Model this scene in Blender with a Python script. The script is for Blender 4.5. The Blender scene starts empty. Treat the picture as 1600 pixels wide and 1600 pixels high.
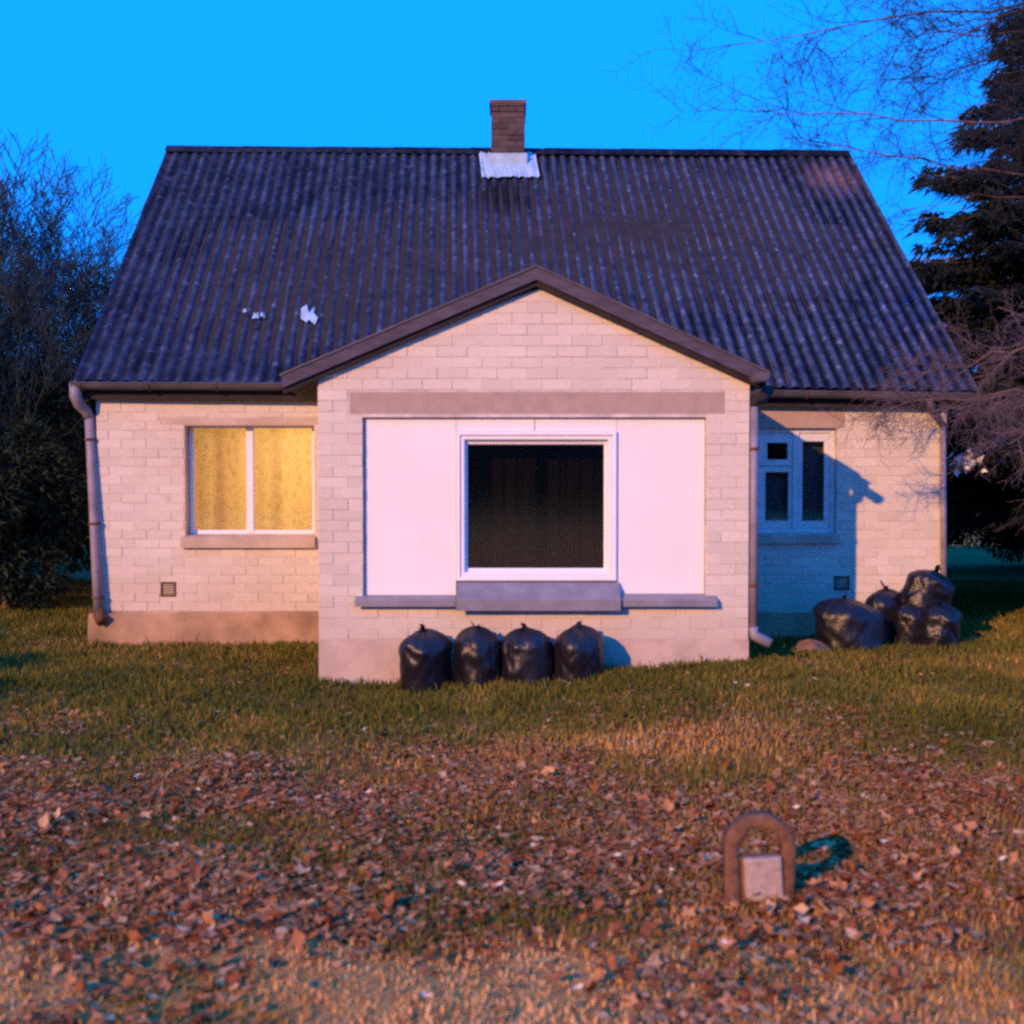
import bpy, math, random
import numpy as np
from math import radians, sin, cos, pi

# ------------------------------------------------------------------ camera
S = bpy.context.scene
COL = S.collection
F = 1780.0                       # focal length in photo pixels (photo 1600 px wide)
PITCH = radians(1.64)
CZ = 1.75
cd = bpy.data.cameras.new('camera')
cam = bpy.data.objects.new('camera', cd); COL.objects.link(cam)
cam.location = (0, 0, CZ)
cam.rotation_euler = (radians(90) - PITCH, 0, 0)
cd.sensor_width = 36; cd.lens = 36 * F / 1600
cd.clip_start = 0.1; cd.clip_end = 800
cd.dof.use_dof = True; cd.dof.focus_distance = 100; cd.dof.aperture_fstop = 2.6     # soft night-time phone focus
S.camera = cam

# ------------------------------------------------------------------ sky
w = bpy.data.worlds.new('World'); S.world = w; w.use_nodes = True
nt = w.node_tree; nt.nodes.clear()
sky = nt.nodes.new('ShaderNodeTexSky'); sky.sky_type = 'NISHITA'; sky.sun_disc = False
sky.sun_elevation = radians(20); sky.sun_rotation = radians(180 + 37)
sk = nt.nodes.new('ShaderNodeMixRGB'); sk.blend_type = 'MIX'; sk.inputs[0].default_value = 0.985
sk.inputs[2].default_value = (0.04, 4.45, 19.5, 1)       # deep dusk azure
bg = nt.nodes.new('ShaderNodeBackground'); bg.inputs[1].default_value = 0.1
wo = nt.nodes.new('ShaderNodeOutputWorld')
nt.links.new(sky.outputs[0], sk.inputs[1]); nt.links.new(sk.outputs[0], bg.inputs[0]); nt.links.new(bg.outputs[0], wo.inputs[0])

# ------------------------------------------------------------------ lamp light (one warm sun lamp, low from the left behind the camera)
sd = bpy.data.lights.new('street_light', 'SUN'); sd.energy = 5.0; sd.angle = radians(0.6)
sd.color = (1.0, 0.475, 0.14)
so = bpy.data.objects.new('street_light', sd); COL.objects.link(so)
from mathutils import Vector, Matrix, Quaternion
SUN = Vector((0.735, 1.0, -0.46)).normalized()
so.rotation_euler = SUN.to_track_quat('-Z', 'Y').to_euler()
so.location = (-12, -16, 9)

S.view_settings.view_transform = 'Standard'; S.view_settings.look = 'None'
S.view_settings.exposure = 0; S.view_settings.gamma = 1; S.view_settings.use_curve_mapping = False
S.render.engine = 'CYCLES'
S.cycles.use_denoising = False
S.cycles.max_bounces = 6
S.cycles.pixel_filter_type = 'BLACKMAN_HARRIS'; S.cycles.filter_width = 2.5

R = random.Random(7)
NR = np.random.default_rng(11)

def P(px, py, Y):
    """photo pixel at depth Y -> world point"""
    u = (px - 800) / F; v = -(py - 800) / F
    yy = cos(PITCH) + v * sin(PITCH)
    return Vector((u * Y / yy, Y, CZ + Y * (-sin(PITCH) + v * cos(PITCH)) / yy))
def PX(px, py, Y): return P(px, py, Y).x
def PZ(py, Y): return P(800, py, Y).z
def G(px, py, z=0.0):
    """photo pixel on the ground"""
    u = (px - 800) / F; v = -(py - 800) / F
    yy = cos(PITCH) + v * sin(PITCH); zz = -sin(PITCH) + v * cos(PITCH)
    t = (z - CZ) / zz
    return Vector((u * t, yy * t, z))

# ------------------------------------------------------------------ helpers
def tag(o, label=None, cat=None, group=None, kind=None):
    if label: o['label'] = label
    if cat: o['category'] = cat
    if group: o['group'] = group
    if kind: o['kind'] = kind
    return o
def empty(name, loc=(0, 0, 0), parent=None):
    o = bpy.data.objects.new(name, None); COL.objects.link(o); o.location = loc; o.parent = parent
    o.empty_display_size = 0.2
    return o
class MB:
    def __init__(s): s.v = []; s.f = []; s.mi = []; s.cur = 0
    def add(s, vs, fs):
        b = len(s.v); s.v.extend([tuple(v) for v in vs]); s.f.extend([tuple(i + b for i in f) for f in fs]); s.mi.extend([s.cur] * len(fs))
    def box(s, x0, x1, y0, y1, z0, z1):
        vs = [(x0,y0,z0),(x1,y0,z0),(x1,y1,z0),(x0,y1,z0),(x0,y0,z1),(x1,y0,z1),(x1,y1,z1),(x0,y1,z1)]
        s.add(vs, [(0,3,2,1),(4,5,6,7),(0,1,5,4),(1,2,6,5),(2,3,7,6),(3,0,4,7)])
    def bbox(s, x0, x1, y0, y1, z0, z1, b=0.006):
        """box with chamfered front (-y) edges"""
        vs = [(x0,y1,z0),(x1,y1,z0),(x1,y1,z1),(x0,y1,z1),
              (x0,y0+b,z0),(x1,y0+b,z0),(x1,y0+b,z1),(x0,y0+b,z1),
              (x0+b,y0,z0+b),(x1-b,y0,z0+b),(x1-b,y0,z1-b),(x0+b,y0,z1-b)]
        fs = [(3,2,1,0),(0,1,5,4),(1,2,6,5),(2,3,7,6),(3,0,4,7),(4,5,9,8),(5,6,10,9),(6,7,11,10),(7,4,8,11),(8,9,10,11)]
        s.add(vs, fs)
    def prism_x(s, prof, x0, x1):
        """closed profile in (y,z), counter-clockwise seen from +x, extruded along x"""
        n = len(prof)
        vs = [(x0, y, z) for y, z in prof] + [(x1, y, z) for y, z in prof]
        fs = [tuple(range(n))[::-1], tuple(range(n, 2 * n))] + [(i, (i + 1) % n, n + (i + 1) % n, n + i) for i in range(n)]
        s.add(vs, fs)
    def prism_y(s, poly, y0, y1):
        """closed polygon in (x,z) counter-clockwise seen from -y, extruded y0 (front) to y1 (back)"""
        n = len(poly)
        vs = [(x, y0, z) for x, z in poly] + [(x, y1, z) for x, z in poly]
        fs = [tuple(range(n)), tuple(range(n, 2 * n))[::-1]] + [((i + 1) % n, i, n + i, n + (i + 1) % n) for i in range(n)]
        s.add(vs, fs)
    def tube(s, pts, rads, n=8, cap=True):
        pts = [Vector(p) for p in pts]
        rings = []; prev = None
        for i, p in enumerate(pts):
            d = (pts[min(i + 1, len(pts) - 1)] - pts[max(i - 1, 0)]).normalized()
            if prev is None:
                a = d.orthogonal().normalized()
            else:
                a = (prev - d * prev.dot(d)).normalized()
            prev = a; b = d.cross(a)
            r = rads[i] if hasattr(rads, '__len__') else rads
            rings.append([p + (a * cos(2*pi*k/n) + b * sin(2*pi*k/n)) * r for k in range(n)])
        vs = [v for rg in rings for v in rg]; fs = []
        for i in range(len(pts) - 1):
            for k in range(n):
                k2 = (k + 1) % n
                fs.append((i*n+k, i*n+k2, (i+1)*n+k2, (i+1)*n+k))
        if cap:
            fs.append(tuple(range(n))[::-1]); fs.append(tuple((len(pts)-1)*n + k for k in range(n)))
        s.add(vs, fs)
    def mesh(s, name):
        me = bpy.data.meshes.new(name); me.from_pydata(s.v, [], s.f); me.update(); return me
    def build(s, name, mats, parent=None, smooth=False, loc=None):
        me = s.mesh(name)
        mats = mats if isinstance(mats, (list, tuple)) else [mats]
        for m in mats: me.materials.append(m)
        if len(mats) > 1: me.polygons.foreach_set('material_index', s.mi)
        if smooth: me.polygons.foreach_set('use_smooth', [True] * len(me.polygons))
        o = bpy.data.objects.new(name, me); COL.objects.link(o)
        if loc is not None: o.location = loc
        o.parent = parent
        return o
def np_mesh(name, verts, tris, mat, smooth=False, cols=None):
    """big mesh from numpy arrays (triangles or quads)"""
    verts = np.asarray(verts, np.float32).reshape(-1, 3); tris = np.asarray(tris, np.int32); k = tris.shape[1]
    me = bpy.data.meshes.new(name)
    me.vertices.add(len(verts)); me.vertices.foreach_set('co', verts.ravel())
    me.loops.add(tris.size); me.loops.foreach_set('vertex_index', tris.ravel())
    me.polygons.add(len(tris))
    me.polygons.foreach_set('loop_start', np.arange(len(tris), dtype=np.int32) * k)
    me.update(calc_edges=True); me.validate()
    if smooth: me.polygons.foreach_set('use_smooth', [True] * len(me.polygons))
    if cols is not None:
        a = me.attributes.new('tint', 'FLOAT', 'POINT'); a.data.foreach_set('value', np.asarray(cols, np.float32))
    for m in (mat if isinstance(mat, (list, tuple)) else [mat]): me.materials.append(m)
    return me
def link(name, me, parent=None, loc=(0, 0, 0)):
    o = bpy.data.objects.new(name, me); COL.objects.link(o); o.location = loc; o.parent = parent; return o

# ------------------------------------------------------------------ materials
class N:
    def __init__(s, name):
        s.m = bpy.data.materials.new(name); s.m.use_nodes = True; s.t = s.m.node_tree
        s.b = s.t.nodes['Principled BSDF']; s.o = s.t.nodes['Material Output']
    def n(s, typ, **kw):
        x = s.t.nodes.new('ShaderNode' + typ)
        for k, v in kw.items():
            if k[0] == 'i' and k[1:].isdigit(): x.inputs[int(k[1:])].default_value = v
            else: setattr(x, k, v)
        return x
    def l(s, a, b): s.t.links.new(a, b)
    def coord(s, scale=(1, 1, 1), which='Object'):
        c = s.n('TexCoord'); m = s.n('Mapping'); m.inputs['Scale'].default_value = scale
        s.l(c.outputs[which], m.inputs[0]); return m.outputs[0]
    def wcoord(s, scale=(1, 1, 1)):
        c = s.n('NewGeometry'); m = s.n('Mapping'); m.inputs['Scale'].default_value = scale
        s.l(c.outputs['Position'], m.inputs[0]); return m.outputs[0]
    def noise(s, co, scale, detail=4, rough=0.6):
        x = s.n('TexNoise'); x.inputs['Scale'].default_value = scale; x.inputs['Detail'].default_value = detail; x.inputs['Roughness'].default_value = rough
        s.l(co, x.inputs[0]); return x.outputs['Fac']
    def ramp(s, fac, stops):
        x = s.n('ValToRGB'); e = x.color_ramp.elements
        while len(e) < len(stops): e.new(0.5)
        for i, (p, c) in enumerate(stops):
            e[i].position = p; e[i].color = (c[0], c[1], c[2], 1) if hasattr(c, '__len__') else (c, c, c, 1)
        s.l(fac, x.inputs[0]); return x.outputs[0]
    def mix(s, fac, a, b, typ='MIX'):
        x = s.n('MixRGB', blend_type=typ)
        for i, v in ((0, fac), (1, a), (2, b)):
            if hasattr(v, 'is_linked') or hasattr(v, 'links'): s.l(v, x.inputs[i])
            elif hasattr(v, '__len__'): x.inputs[i].default_value = (v[0], v[1], v[2], 1)
            else: x.inputs[i].default_value = v
        return x.outputs[0]
    def math(s, op, a, b=0.0):
        x = s.n('Math', operation=op)
        for i, v in ((0, a), (1, b)):
            if hasattr(v, 'links'): s.l(v, x.inputs[i])
            else: x.inputs[i].default_value = v
        return x.outputs[0]
    def color(s, c): s.l(c, s.b.inputs['Base Color'])
    def bump(s, h, strength=0.3, dist=0.01):
        x = s.n('Bump'); x.inputs['Strength'].default_value = strength; x.inputs['Distance'].default_value = dist
        s.l(h, x.inputs['Height']); s.l(x.outputs[0], s.b.inputs['Normal'])
    def rough(s, v, spec=0.3): s.b.inputs['Roughness'].default_value = v; s.b.inputs['Specular IOR Level'].default_value = spec

def mat_simple(name, col, rough=0.8, spec=0.3, var=0.25, scale=6.0, bump=0.2, dist=0.004, stretch=(1, 1, 1)):
    n = N(name); co = n.wcoord(stretch)
    a = n.noise(co, scale, 6); d = tuple(c * (1 - var) for c in col); u = tuple(min(1, c * (1 + var)) for c in col)
    n.color(n.ramp(a, [(0.3, d), (0.7, u)])); n.bump(n.noise(co, scale * 8, 3), bump, dist); n.rough(rough, spec)
    return n.m

def mat_brick(name, base, dirt, amp=0.16):
    n = N(name); co = n.wcoord()
    oi = n.n('ObjectInfo'); ge = n.n('NewGeometry')
    r = n.math('FRACT', n.math('ADD', oi.outputs['Random'], ge.outputs['Random Per Island']))
    c = n.mix(r, tuple(x * (1 - amp) for x in base), tuple(min(1, x * (1 + amp * 0.6)) for x in base))
    st = n.ramp(n.noise(co, 1.3, 6, 0.65), [(0.38, 1.0), (0.68, 0.0)])
    c = n.mix(n.math('MULTIPLY', st, 0.45), c, dirt)
    sp = n.ramp(n.noise(co, 60, 3), [(0.3, 0.82), (0.62, 1.0)])
    c = n.mix(1.0, c, sp, 'MULTIPLY')
    # splash-back grime low down on the wall, leaves its own uneven edge
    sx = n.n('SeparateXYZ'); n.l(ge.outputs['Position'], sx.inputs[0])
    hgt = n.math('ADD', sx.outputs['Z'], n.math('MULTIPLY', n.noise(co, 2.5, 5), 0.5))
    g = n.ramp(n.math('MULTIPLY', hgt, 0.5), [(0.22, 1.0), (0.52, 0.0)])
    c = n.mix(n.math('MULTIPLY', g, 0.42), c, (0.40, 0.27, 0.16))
    n.color(c); n.bump(n.noise(co, 45, 5), 0.35, 0.004); n.rough(0.88, 0.25)
    return n.m
M = {}
M['brick'] = mat_brick('white_silicate_brick', (0.72, 0.67, 0.56), (0.58, 0.48, 0.37), 0.10)
M['mortar'] = mat_simple('grey_mortar', (0.58, 0.52, 0.45), 0.95, 0.1, 0.3, 5, 0.3)
M['render'] = mat_simple('cement_render', (0.52, 0.42, 0.33), 0.92, 0.2, 0.22, 2.6, 0.5, 0.008)
M['plinth_l'] = mat_simple('stained_cement_render', (0.38, 0.25, 0.15), 0.92, 0.2, 0.38, 2.6, 0.5, 0.008)
M['lintel'] = mat_simple('concrete_lintel', (0.40, 0.31, 0.25), 0.9, 0.2, 0.12, 9, 0.5, 0.006)
M['panel'] = mat_simple('white_foam_board', (0.80, 0.80, 0.78), 0.7, 0.2, 0.035, 3, 0.12, 0.003)
def mat_panel():
    n = N('weathered_white_board'); co = n.wcoord(); cs = n.wcoord((9, 1, 0.7))
    c = n.ramp(n.noise(co, 1.6, 6), [(0.3, (0.77, 0.76, 0.72)), (0.7, (0.83, 0.82, 0.79))])
    st = n.ramp(n.noise(cs, 2.2, 5, 0.7), [(0.58, 0.0), (0.8, 1.0)]); c = n.mix(n.math('MULTIPLY', st, 0.22), c, (0.62, 0.58, 0.50))
    n.color(c); n.bump(n.noise(co, 30, 4), 0.12, 0.003); n.rough(0.75, 0.2); return n.m
M['panel'] = mat_panel()
M['pvc'] = mat_simple('white_frame_paint', (0.84, 0.84, 0.84), 0.35, 0.5, 0.03, 4, 0.05)
M['oldpaint'] = mat_simple('old_white_paint', (0.66, 0.66, 0.64), 0.6, 0.4, 0.12, 9, 0.3)
M['sill'] = mat_simple('zinc_sheet', (0.21, 0.20, 0.22), 0.42, 0.5, 0.2, 7, 0.15)
M['redbrick'] = mat_brick('red_brick', (0.105, 0.072, 0.068), (0.06, 0.05, 0.055), 0.4)
M['dmortar'] = mat_simple('dark_mortar', (0.12, 0.10, 0.09), 0.95, 0.1)
M['flash'] = mat_simple('pale_lead_flashing', (0.34, 0.50, 0.60), 0.6, 0.4, 0.22, 7, 0.5, 0.01)
M['fascia'] = mat_simple('dark_stained_board', (0.07, 0.06, 0.085), 0.75, 0.3, 0.35, 5, 0.4, 0.004, (1, 1, 6))
M['soffit'] = mat_simple('black_tarred_board', (0.03, 0.025, 0.025), 0.85, 0.2, 0.3)
M['gutter'] = mat_simple('weathered_zinc_gutter', (0.075, 0.07, 0.08), 0.55, 0.4, 0.35, 5, 0.3)
M['pipe_lit'] = mat_simple('lit_pale_pipe', (0.42, 0.38, 0.40), 0.6, 0.3, 0.2, 6, 0.2)  # lit copy of the pipe, lamplight put into the paler colour
M['pipe'] = mat_simple('grey_zinc_pipe', (0.24, 0.21, 0.25), 0.5, 0.45, 0.25, 6, 0.25)
M['dark'] = mat_simple('dark_void', (0.02, 0.02, 0.02), 0.9, 0.1)
M['rust'] = mat_simple('rusty_iron', (0.12, 0.06, 0.035), 0.85, 0.3, 0.4, 12, 0.4)
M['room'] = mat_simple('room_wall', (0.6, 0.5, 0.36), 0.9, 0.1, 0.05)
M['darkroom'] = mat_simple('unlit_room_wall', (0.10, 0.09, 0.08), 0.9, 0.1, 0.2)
M['bark'] = mat_simple('grey_brown_bark', (0.13, 0.09, 0.075), 0.9, 0.2, 0.4, 9, 0.5)
M['twig'] = mat_simple('bare_twig', (0.13, 0.10, 0.11), 0.85, 0.2, 0.4, 3, 0.2)
M['uptwig'] = mat_simple('unlit_bare_twig', (0.03, 0.035, 0.045), 0.9, 0.1, 0.3, 3, 0.1)  # upper twigs: unlit look put into a darker copy of the twig colour
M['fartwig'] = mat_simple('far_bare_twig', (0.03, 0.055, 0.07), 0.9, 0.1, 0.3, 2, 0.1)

def mat_roof():
    n = N('asbestos_slate'); co = n.wcoord(); cs = n.wcoord((7.0, 0.6, 0.6))
    c = n.ramp(n.noise(co, 1.7, 8, 0.72), [(0.36, (0.007, 0.012, 0.024)), (0.64, (0.022, 0.030, 0.054))])
    st = n.ramp(n.noise(cs, 1.6, 6, 0.7), [(0.5, 0.0), (0.72, 1.0)])
    c = n.mix(n.math('MULTIPLY', st, 0.5), c, (0.045, 0.065, 0.10))
    sp = n.ramp(n.noise(co, 11, 6, 0.75), [(0.56, 0.0), (0.70, 1.0)])
    c = n.mix(n.math('MULTIPLY', sp, 0.6), c, (0.10, 0.13, 0.18))
    d = n.ramp(n.noise(co, 8, 5, 0.7), [(0.35, 0.45), (0.6, 1.0)])
    c = n.mix(1.0, c, d, 'MULTIPLY')
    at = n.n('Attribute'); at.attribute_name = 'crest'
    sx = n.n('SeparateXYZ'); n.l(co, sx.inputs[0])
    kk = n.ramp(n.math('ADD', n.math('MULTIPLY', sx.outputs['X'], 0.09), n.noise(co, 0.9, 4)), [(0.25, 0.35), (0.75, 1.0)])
    cr = n.mix(kk, (1.05, 1.05, 1.05), n.ramp(at.outputs['Fac'], [(0.2, 0.42), (0.75, 2.3)]))  # rib light and shade put into the colour: dark troughs, bright crests
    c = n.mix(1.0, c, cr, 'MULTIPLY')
    # rusty lichen patch near the right end of the ridge
    ge = n.n('NewGeometry'); vm = n.n('VectorMath', operation='DISTANCE'); n.l(ge.outputs['Position'], vm.inputs[0]); vm.inputs[1].default_value = (4.2, 15.0, 5.75)
    f = n.ramp(n.math('ADD', vm.outputs['Value'], n.math('MULTIPLY', n.noise(co, 5, 4), 0.7)), [(0.35, 1.0), (0.85, 0.0)])
    c = n.mix(n.math('MULTIPLY', f, 0.75), c, (0.13, 0.075, 0.07))
    # soot washed down the slope below the stack
    vs_ = n.n('VectorMath', operation='DISTANCE'); n.l(n.wcoord((1, 0.8, 0.8)), vs_.inputs[0]); vs_.inputs[1].default_value = (-0.08, 14.62*0.8, 5.42*0.8)
    f2 = n.ramp(n.math('ADD', vs_.outputs['Value'], n.math('MULTIPLY', n.noise(co, 7, 4), 0.25)), [(0.30, 1.0), (0.62, 0.0)])
    c = n.mix(n.math('MULTIPLY', f2, 0.9), c, (0.006, 0.006, 0.008))
    pale = n.ramp(n.noise(n.wcoord((5.0, 0.5, 0.5)), 2.4, 7, 0.75), [(0.56, 0.0), (0.70, 1.0)])
    c = n.mix(n.math('MULTIPLY', pale, 0.38), c, (0.085, 0.085, 0.12))
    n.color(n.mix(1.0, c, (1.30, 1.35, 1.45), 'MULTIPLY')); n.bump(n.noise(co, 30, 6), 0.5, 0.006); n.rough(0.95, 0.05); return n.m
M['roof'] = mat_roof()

def mat_glass(name, tint, rough=0.02):
    n = N(name); t = n.t; t.nodes.remove(n.b)
    tr = n.n('BsdfTransparent'); tr.inputs[0].default_value = (*tint, 1)
    gl = n.n('BsdfGlossy'); gl.inputs['Roughness'].default_value = rough
    fr = n.n('Fresnel'); fr.inputs[0].default_value = 1.5
    ge = n.n('NewGeometry')
    nz = n.noise(n.wcoord(), 1.2, 3); bp = n.n('Bump'); bp.inputs['Strength'].default_value = 0.05; bp.inputs['Distance'].default_value = 0.02
    n.l(nz, bp.inputs['Height']); n.l(bp.outputs[0], gl.inputs['Normal'])
    mx = n.n('MixShader'); n.l(n.math('ADD', n.math('MULTIPLY', fr.outputs[0], 1.5), 0.09), mx.inputs[0]); n.l(tr.outputs[0], mx.inputs[1]); n.l(gl.outputs[0], mx.inputs[2])
    n.l(mx.outputs[0], n.o.inputs[0]); return n.m
M['glass'] = mat_glass('window_glass', (0.85, 0.87, 0.86))
M['glass_dark'] = mat_glass('tinted_window_glass', (0.5, 0.5, 0.5), 0.11)

def mat_curtain(name, col, trans):
    n = N(name); t = n.t; t.nodes.remove(n.b); co = n.coord((1, 1, 1))
    vor = n.n('TexVoronoi'); vor.inputs['Scale'].default_value = 9; n.l(n.wcoord((1, 0.2, 1)), vor.inputs[0])
    pat = n.ramp(n.noise(n.wcoord((2.2, 0.2, 1.1)), 9, 6, 0.75), [(0.50, (1, 1, 1)), (0.66, (0.74, 0.64, 0.55))])
    c = n.mix(1.0, pat, col, 'MULTIPLY')
    a = n.n('BsdfDiffuse'); b = n.n('BsdfTranslucent'); mx = n.n('MixShader'); mx.inputs[0].default_value = trans
    n.l(c, a.inputs[0]); n.l(c, b.inputs[0]); n.l(a.outputs[0], mx.inputs[1]); n.l(b.outputs[0], mx.inputs[2]); n.l(mx.outputs[0], n.o.inputs[0])
    return n.m
M['curtain'] = mat_curtain('warm_lace_curtain', (0.68, 0.56, 0.42), 0.6)
M['net'] = mat_curtain('grey_net_curtain', (0.30, 0.30, 0.32), 0.4)

def mat_ground():
    n = N('lawn_soil'); co = n.wcoord()
    sx = n.n('SeparateXYZ'); n.l(co, sx.inputs[0])
    soil = n.ramp(n.noise(co, 9, 7, 0.7), [(0.32, (0.17, 0.04, 0.010)), (0.55, (0.32, 0.10, 0.025)), (0.75, (0.44, 0.18, 0.055))])
    green = n.ramp(n.noise(co, 14, 6, 0.7), [(0.3, (0.09, 0.065, 0.012)), (0.7, (0.22, 0.15, 0.035))])
    f = n.ramp(n.math('ADD', n.math('MULTIPLY', sx.outputs['Y'], 0.1), n.math('MULTIPLY', n.noise(co, 0.8, 4), 0.35)), [(0.78, 0.0), (0.98, 1.0)])
    fr = n.ramp(n.math('ADD', n.math('MULTIPLY', sx.outputs['Y'], 0.2), n.math('MULTIPLY', n.noise(co, 1.6, 4), 0.3)), [(0.98, 1.0), (1.12, 0.0)])
    soil = n.mix(fr, soil, n.ramp(n.noise(co, 16, 6, 0.7), [(0.3, (0.34, 0.14, 0.035)), (0.7, (0.62, 0.30, 0.085))]))
    n.color(n.mix(f, soil, green)); n.bump(n.noise(co, 40, 6, 0.7), 0.8, 0.02); n.rough(0.95, 0.15); return n.m
M['ground'] = mat_ground()
def mat_tint(name, stops, rough=0.8, spec=0.2, trans=0.0):
    n = N(name); at = n.n('Attribute'); at.attribute_name = 'tint'
    n.color(n.ramp(at.outputs['Fac'], stops)); n.rough(rough, spec)
    return n.m
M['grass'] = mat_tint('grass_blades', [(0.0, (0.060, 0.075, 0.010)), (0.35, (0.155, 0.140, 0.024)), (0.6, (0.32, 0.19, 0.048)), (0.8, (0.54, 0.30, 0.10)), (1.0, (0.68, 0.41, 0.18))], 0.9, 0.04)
M['leaf'] = mat_tint('fallen_leaves', [(0.0, (0.13, 0.036, 0.014)), (0.3, (0.24, 0.080, 0.030)), (0.55, (0.34, 0.135, 0.052)), (0.8, (0.48, 0.25, 0.11)), (1.0, (0.62, 0.41, 0.22))], 0.9, 0.04)
def mat_leafobj():
    n = N('fallen_leaf'); oi = n.n('ObjectInfo')
    n.color(n.ramp(oi.outputs['Random'], [(0.0, (0.14, 0.042, 0.016)), (0.3, (0.23, 0.08, 0.030)), (0.6, (0.32, 0.13, 0.052)), (0.85, (0.44, 0.23, 0.10)), (1.0, (0.56, 0.37, 0.20))])); n.rough(0.9, 0.04); return n.m
M['leafobj'] = mat_leafobj()
M['paleleaf'] = mat_simple('pale_leaf_underside', (0.72, 0.66, 0.58), 0.6, 0.3, 0.1)
M['needle'] = mat_tint('spruce_needles', [(0.0, (0.005, 0.008, 0.006)), (0.6, (0.010, 0.016, 0.010)), (1.0, (0.022, 0.024, 0.016))], 0.8, 0.2)
M['farfol'] = mat_tint('far_foliage', [(0.0, (0.010, 0.022, 0.014)), (1.0, (0.030, 0.045, 0.030))], 0.9, 0.1)
def mat_bag():
    n = N('black_plastic'); co = n.coord()
    n.b.inputs['Base Color'].default_value = (0.008, 0.007, 0.011, 1)
    cs = n.coord((1, 1, 0.35))
    vo = n.n('TexVoronoi', feature='F1'); vo.inputs['Scale'].default_value = 13; n.l(n.mix(0.12, cs, n.n('TexNoise').outputs['Color']), vo.inputs[0])
    h = n.math('ADD', n.math('MULTIPLY', n.noise(cs, 7, 7, 0.68), 1.3), n.math('MULTIPLY', vo.outputs['Distance'], 0.45))
    n.bump(h, 0.42, 0.03); n.rough(0.36, 0.5); return n.m
M['bag'] = mat_bag()
M['stone'] = mat_simple('reddish_fieldstone', (0.20, 0.11, 0.075), 0.9, 0.2, 0.4, 7, 0.7, 0.02)
M['marker'] = mat_simple('brown_weathered_iron', (0.20, 0.10, 0.055), 0.9, 0.15, 0.45, 18, 0.9, 0.01)
M['plaque'] = mat_simple('pale_plaque', (0.40, 0.31, 0.24), 0.8, 0.2, 0.28, 26, 0.5)

# ------------------------------------------------------------------ ground
def gz(x, y):
    t = np.clip((np.asarray(y, float) - 5.0) / 4.0, 0, 1); t = t * t * (3 - 2 * t)
    base = t * (0.045 + 0.085 * np.tanh((np.asarray(x, float) - 0.6) / 0.9) * np.exp(-np.maximum(0, np.asarray(y) - 10.3) ** 2 / 3))
    und = 0.018 * np.sin(1.3 * x + 0.7 * y) + 0.014 * np.sin(2.9 * x - 1.9 * y + 1) + 0.01 * np.sin(5.1 * x + 4.3 * y)
    return base + und * np.clip((12 - np.abs(np.asarray(y) - 3)) / 6, 0, 1)
def build_ground():
    xs = np.concatenate([-np.geomspace(400, 9, 22), np.linspace(-8.6, 8.6, 150), np.geomspace(9, 400, 22)])
    ys = np.concatenate([-np.geomspace(300, 4, 20), np.linspace(-3.5, 16, 170), np.geomspace(16.5, 500, 24)])
    X, Y = np.meshgrid(xs, ys); Z = gz(X, Y)
    near = (np.abs(X) < 9) & (Y > -4) & (Y < 16)
    Z = Z + near * (NR.random(X.shape) - 0.5) * 0.012
    nx, ny = len(xs), len(ys)
    i = np.arange(nx - 1)[None, :] + np.arange(ny - 1)[:, None] * nx
    q = np.stack([i, i + 1, i + nx + 1, i + nx], -1).reshape(-1, 4)
    o = link('ground', np_mesh('ground', np.stack([X, Y, Z], -1), q, M['ground'], True))
    return tag(o, kind='structure')
ground = build_ground()

# ------------------------------------------------------------------ the house
YB, YW, YE, YR = 10.0, 12.03, 11.88, 15.55
house = empty('house', (0.1, 12.0, 0.0))
tag(house, 'white brick single storey house with corrugated grey roof, gabled bay and one lit window', 'house')
HO = Vector((0.1, 12.0, 0.0))
def hb(mb, name, mats, parent=None, smooth=False):
    """build a part of the house from world coordinates"""
    par = parent or house
    mb.v = [(x - HO.x, y - HO.y, z - HO.z) for x, y, z in mb.v]
    return mb.build(name, mats, par, smooth)

WL, WR = PX(152, 800, YW), PX(1477, 800, YW)      # main wall ends
BL, BR = PX(498, 800, YB), PX(1170, 800, YB)      # bay ends
PZB = PZ(1000, YB)                                 # bay plinth top
PZW = PZ(955, YW)                                  # wing plinth top
W1 = (PX(289, 760, YW), PX(491, 760, YW), PZ(838, YW), PZ(663, YW))
W2 = (2.52, PX(1307, 760, YW), PZ(834, YW), PZ(669, YW))
WT = PZ(616, YW)                                   # main wall top
PN = (PX(567, 790, YB), PX(1103, 790, YB), PZ(938, YB), PZ(652, YB))       # recessed panel field
BW = (PX(713, 790, YB), PX(964, 790, YB), PZ(908, YB), PZ(674, YB))        # bay window frame
GL = (PX(730, 790, YB), PX(945, 790, YB), PZ(889, YB), PZ(694, YB))        # glass
LT = (PX(546, 630, YB), PX(1133, 630, YB), PZ(647, YB), PZ(612, YB))       # bay lintel
AX = 0.245; AZ = PZ(450, YB)                        # gable apex of the wall
BZ = PZ(577, YB)                                   # gable springing
core = 0.0035

def wall_with_hole(mb, x0, x1, z0, z1, hole, y0, y1):
    a, b, c, d = hole
    mb.box(x0, a, y0, y1, z0, z1); mb.box(b, x1, y0, y1, z0, z1)
    mb.box(a, b, y0, y1, z0, c); mb.box(a, b, y0, y1, d, z1)
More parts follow.
